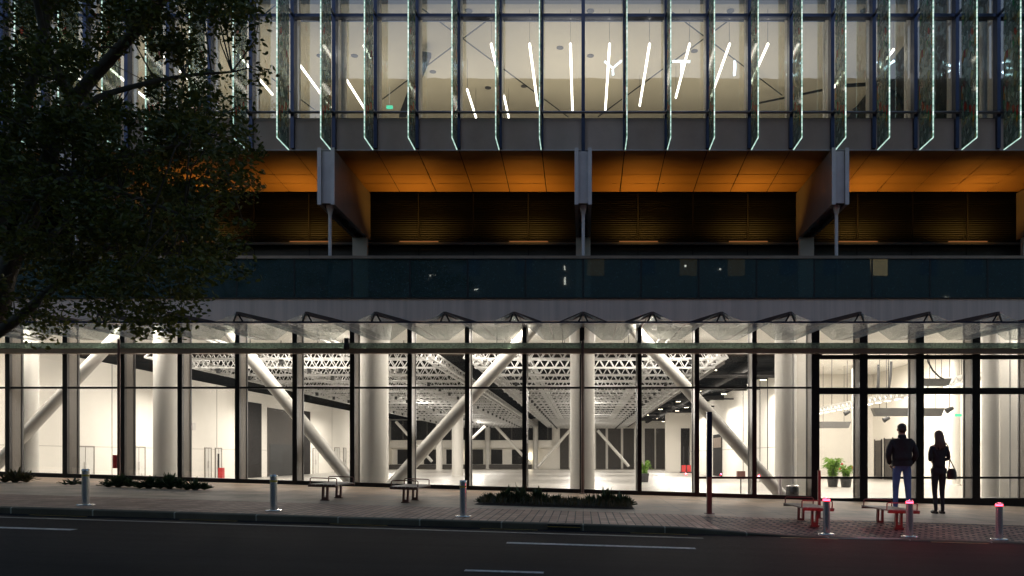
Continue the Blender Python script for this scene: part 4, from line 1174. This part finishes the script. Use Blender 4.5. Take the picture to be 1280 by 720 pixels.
# long bed
bed = MB(); x0, x1 = wx(596,15.0), wx(792,15.0)
n = 16; vs = []
prof = [(14.5,-0.02),(14.6,0.05),(15.0,0.08),(15.45,0.05),(15.55,-0.02)]
for i in range(n+1):
    x = x0+(x1-x0)*i/n; k = math.sin(math.pi*min(1,max(0,i/n)))**0.3 if 0<i<n else 0
    for y,zz in prof: vs.append((x, y, zpav(x,y)+ (zz*k if zz>0 else zz)))
fs = [(i*5+j, (i+1)*5+j, (i+1)*5+j+1, i*5+j+1) for i in range(n) for j in range(4)]
tag(bed.add(vs, fs).build("planting_bed", M['soil']), "long low bed of dark soil holding the evergreen shrubs", "planting bed")
gm = MB()
for i in range(2600):
    x = rr.uniform(x0+0.1, x1-0.05); y = rr.uniform(14.5,15.5); z = zpav(x,y)+0.04
    h = rr.uniform(0.05,0.17); a = rr.uniform(0,6.28); o = Vector((math.cos(a),math.sin(a),0))*0.05
    w = Vector((math.sin(a),-math.cos(a),0))*0.008
    p = Vector((x,y,z)); gm.add([p-w,p+w,p+o+Vector((0,0,h))], [(0,1,2)])
tag(gm.build("bed_grass", M['grass']), "brown green grassy cover in the long bed", "grass", kind='stuff')
bl = [(612,0.22,"low shrub at the left tip of the long bed"),(632,0.36,"left shrub in the tall clump of the long bed"),(650,0.42,"tallest middle shrub in the clump of the long bed"),(672,0.36,"right shrub in the tall clump of the long bed"),(694,0.24,"lower shrub after the tall clump in the long bed"),(716,0.20,"lowest shrub in the dip of the long bed"),(738,0.26,"shrub left of the rightmost mound in the long bed"),(758,0.40,"tall shrub making the rightmost mound of the long bed"),(777,0.33,"shrub at the right tip of the long bed")]
for px, h, lab in bl:
    shrub(px, 15.0+rr.uniform(-0.15,0.15), h, 0.36, lab, 90, "shrubs in the long bed")

# ------------------------------------------------------------------ tree
def build_tree():
    T = empty("street_tree", (-10.2, 12.4, zpav(-10.2,12.4)))
    tag(T, "large dark leafy tree overhanging the street at the left", "tree")
    org = T.location.copy()
    limbs = MB()
    def P(px,py,D): return at(px,py,D) - org
    base = Vector((0,0,-0.1))
    fork = Vector((0.25,-0.2,2.3))
    limbs.tube([base, Vector((0.02,0,0.9)), Vector((0.10,-0.1,1.7)), fork], [0.27,0.21,0.19,0.18], 14)
    tips = []
    def limb(pts, r0, r1, lvl=0):
        n = len(pts); rad = [r0+(r1-r0)*i/(n-1) for i in range(n)]
        # smooth by subdivision
        q = [Vector(p) for p in pts]; sub = []; sr = []
        for i in range(n-1):
            p0 = q[max(0,i-1)]; p1 = q[i]; p2 = q[i+1]; p3 = q[min(n-1,i+2)]
            for k in range(4):
                t = k/4
                sub.append(0.5*((2*p1)+(-p0+p2)*t+(2*p0-5*p1+4*p2-p3)*t*t+(-p0+3*p1-3*p2+p3)*t**3)); sr.append(rad[i]+(rad[i+1]-rad[i])*t)
        sub.append(q[-1]); sr.append(rad[-1])
        limbs.tube(sub, sr, 8); tips.append(sub)
    limb([fork, P(-10,400,12.0), P(8,340,11.8), P(35,285,11.6), P(55,215,11.4), P(90,130,11.2), P(150,60,11.0), P(200,5,10.8), P(240,-60,10.6)], 0.17, 0.04)
    limb([fork, P(-30,430,11.6), P(20,400,11.3), P(60,365,11.2), P(110,325,11.2), P(170,290,11.3)], 0.10, 0.03)
    limb([fork, P(-20,330,12.5), P(0,270,12.6), P(10,200,12.6), P(40,100,12.6), P(60,0,12.6), P(70,-120,12.6)], 0.15, 0.05)
    limb([P(40,270,11.6), P(60,235,11.5), P(110,210,11.6), P(180,190,11.8), P(250,175,12.0)], 0.07, 0.02)
    limb([P(70,180,11.3), P(110,130,11.6), P(160,110,11.9), P(230,95,12.2), P(290,90,12.4)], 0.06, 0.015)
    limb([P(8,340,11.8), P(50,250,11.0), P(90,222,10.6), P(150,240,10.4), P(230,270,10.4)], 0.06, 0.02)
    limb([P(60,300,11.6), P(110,250,12.2), P(160,225,12.6), P(240,230,12.9)], 0.05, 0.015)
    limb([P(90,130,11.2), P(60,60,10.8), P(40,-20,10.6), P(20,-100,10.5)], 0.06, 0.02)
    limb([fork, P(-120,300,12.5), P(-180,200,12.8), P(-220,50,13)], 0.14, 0.05)
    limbs.build("trunk", M['bark'], T)
    rr = np.random.default_rng(21)
    cl = []
    def clump(px, py, D, r, n): cl.append((px, py, D, r, n))
    R_ = random.Random(4)
    # crown clumps: upper mass, lower mass, left side, outer
    for i in range(760):
        px = R_.uniform(-260, 296); py = R_.uniform(-330, 400)
        # rounded right-hand outline
        if py > 300 and px > 318 - (py-300)*1.05: continue
        if py > 385 and px < 40: continue
        if py < -150 and px > 318 - (-150-py)*1.0: continue
        pr = 1.0
        if 35 < py < 138 and px > 25: pr = 0.34
        if 138 <= py < 160: pr = 0.75
        if py < 35: pr = 0.95
        if py > 290 and px < 110: pr = 0.5
        if 170 < py < 290 and px < 60: pr = 0.6
        if px < 0: pr = 0.35
        if R_.random() > pr: continue
        D = R_.uniform(9.6, 13.6)
        clump(px, py, D, R_.uniform(0.22, 0.5), int(R_.uniform(120, 260)))
    for px, py in ((20,395),(45,400),(52,425),(60,412),(75,405),(160,400),(175,418),(200,405),(215,415),(228,400),(120,390),(185,395),(300,130),(318,105),(312,60),(322,190),(316,230),(305,280),(296,310),(325,20),(330,90),(308,345)):
        clump(px, py, R_.uniform(10.6,12.2), R_.uniform(0.14,0.24), 34)
    V = []; Fc = []
    tw = MB()
    for px, py, D, r, n in cl:
        c = np.array(at(px,py,D) - org)
        # twig from the nearest limb point
        best = None; bd = 1e9
        for tp in tips:
            for q in tp[::2]:
                dd = (q.x-c[0])**2+(q.y-c[1])**2+(q.z-c[2])**2
                if dd < bd: bd = dd; best = q
        cv = Vector(c); mid = best.lerp(cv, 0.5) + Vector((R_.uniform(-.15,.15),R_.uniform(-.15,.15),0.1))
        tw.tube([best, mid, cv], [0.014,0.009,0.004], 5, cap=False)
        pts = rr.normal(size=(n,3)); pts /= np.linalg.norm(pts,axis=1)[:,None]
        pts = c + pts*(r*rr.random((n,1))**0.45)*np.array([1.25,1.1,0.75])
        for p in pts:
            s = rr.uniform(0.026, 0.052)
            d = rr.normal(size=3); d[2] = d[2]*0.5-0.25; d /= np.linalg.norm(d)
            u = np.cross(d, rr.normal(size=3)); u /= np.linalg.norm(u)
            nrm = np.cross(d,u)
            b = len(V)
            V += [p - d*s, p + u*s*0.55 - d*s*0.25 + nrm*s*0.12, p + u*s*0.42 + d*s*0.35, p + d*s*1.15 - nrm*s*0.15, p - u*s*0.42 + d*s*0.35, p - u*s*0.55 - d*s*0.25 + nrm*s*0.12]
            Fc += [(b,b+1,b+2,b+3),(b,b+3,b+4,b+5)]
    me = bpy.data.meshes.new("crown"); me.from_pydata([tuple(v) for v in V], [], Fc); me.materials.append(M['leaf']); me.update()
    o = bpy.data.objects.new("crown", me); COL.objects.link(o); o.parent = T
    tw.build("twigs", M['bark'], T)
    print("leaves", len(Fc)//2)
build_tree()

# ------------------------------------------------------------------ people
def skinmesh(verts, edges, rads, sub=2, root=0):
    me = bpy.data.meshes.new("tmp"); me.from_pydata([tuple(v) for v in verts], edges, [])
    o = bpy.data.objects.new("tmp", me); COL.objects.link(o)
    sk = o.modifiers.new("s", 'SKIN'); sk.use_smooth_shade = True
    for i, r in enumerate(rads):
        d = me.skin_vertices[0].data[i]
        d.radius = r if hasattr(r,'__len__') else (r, r)
        d.use_root = (i == root)
    sb = o.modifiers.new("b", 'SUBSURF'); sb.levels = sub; sb.render_levels = sub
    dg = bpy.context.evaluated_depsgraph_get(); dg.update()
    ev = o.evaluated_get(dg); m = bpy.data.meshes.new_from_object(ev)
    vs = [v.co.copy() for v in m.vertices]; fs = [tuple(p.vertices) for p in m.polygons]
    bpy.data.objects.remove(o); 
    return vs, fs

def ellips(mb, c, rx, ry, rz, mi=0, n=18, m=12):
    c = Vector(c); vs = []; fs = []
    for i in range(m+1):
        th = math.pi*i/m
        for k in range(n):
            a = 2*math.pi*k/n
            vs.append(c + Vector((rx*math.sin(th)*math.cos(a), ry*math.sin(th)*math.sin(a), rz*math.cos(th))))
    for i in range(m):
        for k in range(n):
            k2 = (k+1)%n; fs.append((i*n+k, (i+1)*n+k, (i+1)*n+k2, i*n+k2))
    mb.add(vs, fs, mi, True)

def hand(mb, w, d, side, mi):
    # w wrist, d direction along the palm
    w = Vector(w); d = Vector(d).normalized(); s = Vector(side).normalized(); nrm = d.cross(s).normalized()
    vs = [w, w+d*0.04, w+d*0.085]; ed = [(0,1),(1,2)]; rd = [(0.024,0.018),(0.036,0.016),(0.038,0.015)]
    v, f = skinmesh(vs, ed, rd, 1); mb.add(v, f, mi, True)
    for k, L in enumerate((0.068,0.078,0.072,0.056)):
        o = (k-1.5)*0.019
        b = w + d*0.078 + s*o
        pts = [b, b+d*L*0.45+nrm*0.008, b+d*L*0.75+nrm*0.026, b+d*L*0.88+nrm*0.048]
        v, f = skinmesh(pts, [(0,1),(1,2),(2,3)], [0.009,0.0088,0.008,0.0065], 1); mb.add(v, f, mi, True)
    b = w + d*0.025 + s*-0.028
    pts = [b, b+d*0.03-s*0.022+nrm*0.01, b+d*0.06-s*0.03+nrm*0.022]
    v, f = skinmesh(pts, [(0,1),(1,2)], [0.012,0.011,0.008], 1); mb.add(v, f, mi, True)

def person(loc, H, female, lab, rz):
    s = H/1.80
    T = empty("person", loc, rz)
    body = MB(); SK, TR, SH = 0, 1, 2
    sw = 0.185 if not female else 0.150      # half shoulder
    hw = 0.090 if not female else 0.082
    g = 0.02
    # torso + head + legs + arms as one skeleton (facing +Y)
    V = [(0,0,0.98),(0,0.005,1.12),(0,0.0,1.30),(0,-0.005,1.43),(0,0.0,1.52),(0,0.02,1.60),(0,0.025,1.68),(0,0.02,1.745)]
    Rd = [(0.150,0.105),(0.135,0.10),(0.155,0.11),(0.12,0.085),(0.056,0.056),(0.076,0.088),(0.080,0.096),(0.060,0.072)]
    if female:
        Rd = [(0.150,0.108),(0.115,0.088),(0.130,0.10),(0.10,0.075),(0.045,0.045),(0.070,0.082),(0.076,0.090),(0.056,0.066)]
    E = [(i,i+1) for i in range(7)]
    legs = []
    st = 0.13 if not female else 0.075
    for sd in (-1,1):
        b = len(V)
        V += [(sd*hw,0,0.90),(sd*(hw+st)/2*1.05,0.02,0.50),(sd*st,-0.02,0.10),(sd*st,-0.015,0.055),(sd*(st+0.02),0.12,0.03)]
        Rd += [(0.095,0.10) if not female else (0.092,0.095),(0.064,0.066) if not female else (0.056,0.058),(0.042,0.048) if not female else (0.034,0.04),0.04,(0.04,0.025)]
        E += [(0,b),(b,b+1),(b+1,b+2),(b+2,b+3),(b+3,b+4)]
    armr = (0.052,0.042,0.030) if not female else (0.042,0.034,0.024)
    arms = {}
    for sd in (-1,1):
        b = len(V)
        if not female:
            sh = (sd*(sw-0.01),0,1.415); el = (sd*(sw+0.085),-0.03,1.15); wr = (sd*(sw+0.015),0.15,0.95)
        else:
            sh = (sd*sw,0,1.43); el = (sd*(sw+0.055),-0.03,1.17); wr = (sd*(sw-0.06),0.20,1.14)
        V += [sh, el, wr]; Rd += list(armr)
        E += [(3,b),(b,b+1),(b+1,b+2)]
        arms[sd] = (Vector(sh), Vector(el), Vector(wr))
    v, f = skinmesh(V, E, Rd, 2)
    nb = len(body.f); body.add(v, f, SK, True)
    for i, fc in enumerate(f):
        z = sum(v[k].z for k in fc)/len(fc); x = sum(abs(v[k].x) for k in fc)/len(fc)
        if z < 0.075 and not female: body.m[nb+i] = SH
        elif z < 0.09 and female: body.m[nb+i] = SH
        elif z < 1.02 and not (x > 0.15 and z > 0.9): body.m[nb+i] = TR
    # shoes with heels, trouser hems
    for sd in (-1,1):
        ellips(body, (sd*(st+0.012),0.06,0.035), 0.046 if not female else 0.036, 0.135 if not female else 0.105, 0.042, SH)
        body.box(sd*(st)-0.028, sd*(st)+0.028, -0.075, -0.01, 0.0, 0.05, SH)
    # ears, nose, eyes, mouth
    for sd in (-1,1):
        ellips(body, (sd*0.082,0.012,1.655), 0.012, 0.020, 0.032, SK)
        ellips(body, (sd*0.032,0.105,1.668), 0.012, 0.008, 0.009, 3)
    ellips(body, (0,0.122,1.638), 0.013, 0.018, 0.026, SK); ellips(body, (0,0.108,1.598), 0.026, 0.010, 0.008, 4)
    for sd in (-1,1):
        sh, el, wr = arms[sd]
        hand(body, wr + (wr-el).normalized()*0.01, (wr-el) + Vector((-sd*0.1,0,-0.02)), (sd*0.3,0.4,0.8), SK)
    trm = M['jeans'] if not female else M['black_cloth']
    bo = body.build("body", [M['skin'], trm, M['shoe'], M['eye'], M['flower'] if female else M['skin']], T)
    # jacket
    jv = [(0,0,0.985),(0,0.0,1.12),(0,0.0,1.30),(0,-0.008,1.445),(0,-0.005,1.50)]
    jr = [(0.205,0.150),(0.205,0.148),(0.208,0.145),(0.140,0.100),(0.080,0.078)]
    if female:
        jv[0] = (0,0,0.93); jr = [(0.160,0.125),(0.138,0.108),(0.148,0.115),(0.108,0.085),(0.056,0.056)]
    je = [(i,i+1) for i in range(4)]
    for sd in (-1,1):
        sh, el, wr = arms[sd]; b = len(jv)
        jv += [sh+Vector((sd*0.0,0,-0.02)), sh.lerp(el,0.5)+Vector((sd*0.012,0,0)), el, el.lerp(wr,0.92)]
        jr += ([0.080,0.074,0.066,0.046] if not female else [0.058,0.054,0.048,0.036])
        je += [(3,b),(b,b+1),(b+1,b+2),(b+2,b+3)]
    v, f = skinmesh(jv, je, jr, 2, root=2)
    jk = MB().add(v, f, 0, True)
    for k in range(3):   # collar
        pass
    jk.lathe((0,-0.005,1.47), [(0.085,0),(0.082,0.05),(0.072,0.085),(0.066,0.08)] if not female else [(0.060,0),(0.064,0.05),(0.060,0.07),(0.052,0.06)], 20)
    # hem band
    w_, d_ = ((0.198,0.145) if not female else (0.172,0.13))
    hz = 0.93 if not female else 0.86
    vs = []; fs = []
    for j, zz in enumerate((hz, hz+0.05, hz+0.11)):
        for k in range(24):
            a = 2*math.pi*k/24; q = 1.0 if j else 0.97
            vs.append((w_*q*math.cos(a), d_*q*math.sin(a), zz))
    for j in range(2):
        for k in range(24): fs.append((j*24+k, j*24+(k+1)%24, (j+1)*24+(k+1)%24, (j+1)*24+k))
    jk.add(vs, fs, 0, True)
    jk.build("jacket", M['black_cloth'], T)
    # hair
    h = MB()
    if not female:
        ellips(h, (0,0.008,1.705), 0.088, 0.100, 0.080); ellips(h, (0,-0.035,1.655), 0.080, 0.062, 0.070)
        h.build("hair", M['hair_d'], T)
    else:
        ellips(h, (0,0.005,1.70), 0.088, 0.102, 0.085)
        rr2 = random.Random(2)
        for k in range(46):
            a = math.pi + math.pi*(k/45) ; x0 = 0.080*math.cos(a); y0 = 0.075*math.sin(a)
            L = rr2.uniform(0.30,0.40)
            pts = [(x0*0.7,y0*0.7+0.01,1.75),(x0*1.02,y0*1.05,1.67),(x0*1.05+rr2.uniform(-.01,.01),y0*1.1-0.015,1.56),(x0*1.15+rr2.uniform(-.02,.02),y0*0.9-0.06,1.46),(x0*0.9+rr2.uniform(-.03,.03),y0*0.5-0.085,1.76-L)]
            h.tube(pts, [0.016,0.019,0.019,0.016,0.004], 7)
        h.build("hair", M['hair_b'], T)
    T.scale = (s,s,s)
    tag(T, lab, "person")
    return T
PD = 16.0
x = wx(1127.5, PD)
person((x, PD, zpav(x,PD)+0.002), 1.81, False, "person standing with back turned, black jacket and blue jeans, looking through the glass", R(-8))
x2 = wx(1173.5, PD)
W = person((x2, PD, zpav(x2,PD)+0.002), 1.69, True, "person standing with back turned, long brown hair, black suit and shoulder bag", R(4))
# handbag (hangs from the woman's shoulder)
hx = wx(1190, PD-0.05); hz_ = wz(591, PD)
t = empty("handbag", (hx, PD-0.04, hz_-0.13))
bg_ = MB()
prof = [(0.115,0.0),(0.135,0.06),(0.125,0.15),(0.085,0.215)]
vs = []; fs = []
for j, (w_, zz) in enumerate(prof):
    for k in range(16):
        a = 2*math.pi*k/16; vs.append((w_*0.75*math.copysign(abs(math.cos(a))**0.6, math.cos(a)), 0.055*(1-j*0.12)*math.sin(a), zz))
for j in range(3):
    for k in range(16): fs.append((j*16+k, j*16+(k+1)%16, (j+1)*16+(k+1)%16, (j+1)*16+k))
bg_.add(vs, fs, 0, True); bg_.add(vs[:16], [tuple(range(15,-1,-1))]); bg_.add(vs[-16:], [tuple(range(16))])
bg_.build("bag_body", M['leather'], t)
shz = W.location.z + 1.43*1.69/1.8 - t.location.z + 0.07
dx = x2 + 0.13 - hx
MB().tube([(-0.06,0,0.20),(dx*0.35-0.03,-0.07,0.42),(dx*0.9,-0.06,shz-0.06),(dx,0.0,shz),(dx*0.9,0.08,shz-0.08),(dx*0.35+0.03,0.06,0.40),(0.06,0.0,0.20)], 0.011, 8).build("strap", M['leather'], t)
tag(t, "dark brown leather handbag hanging at the side of the person in the black suit", "handbag")
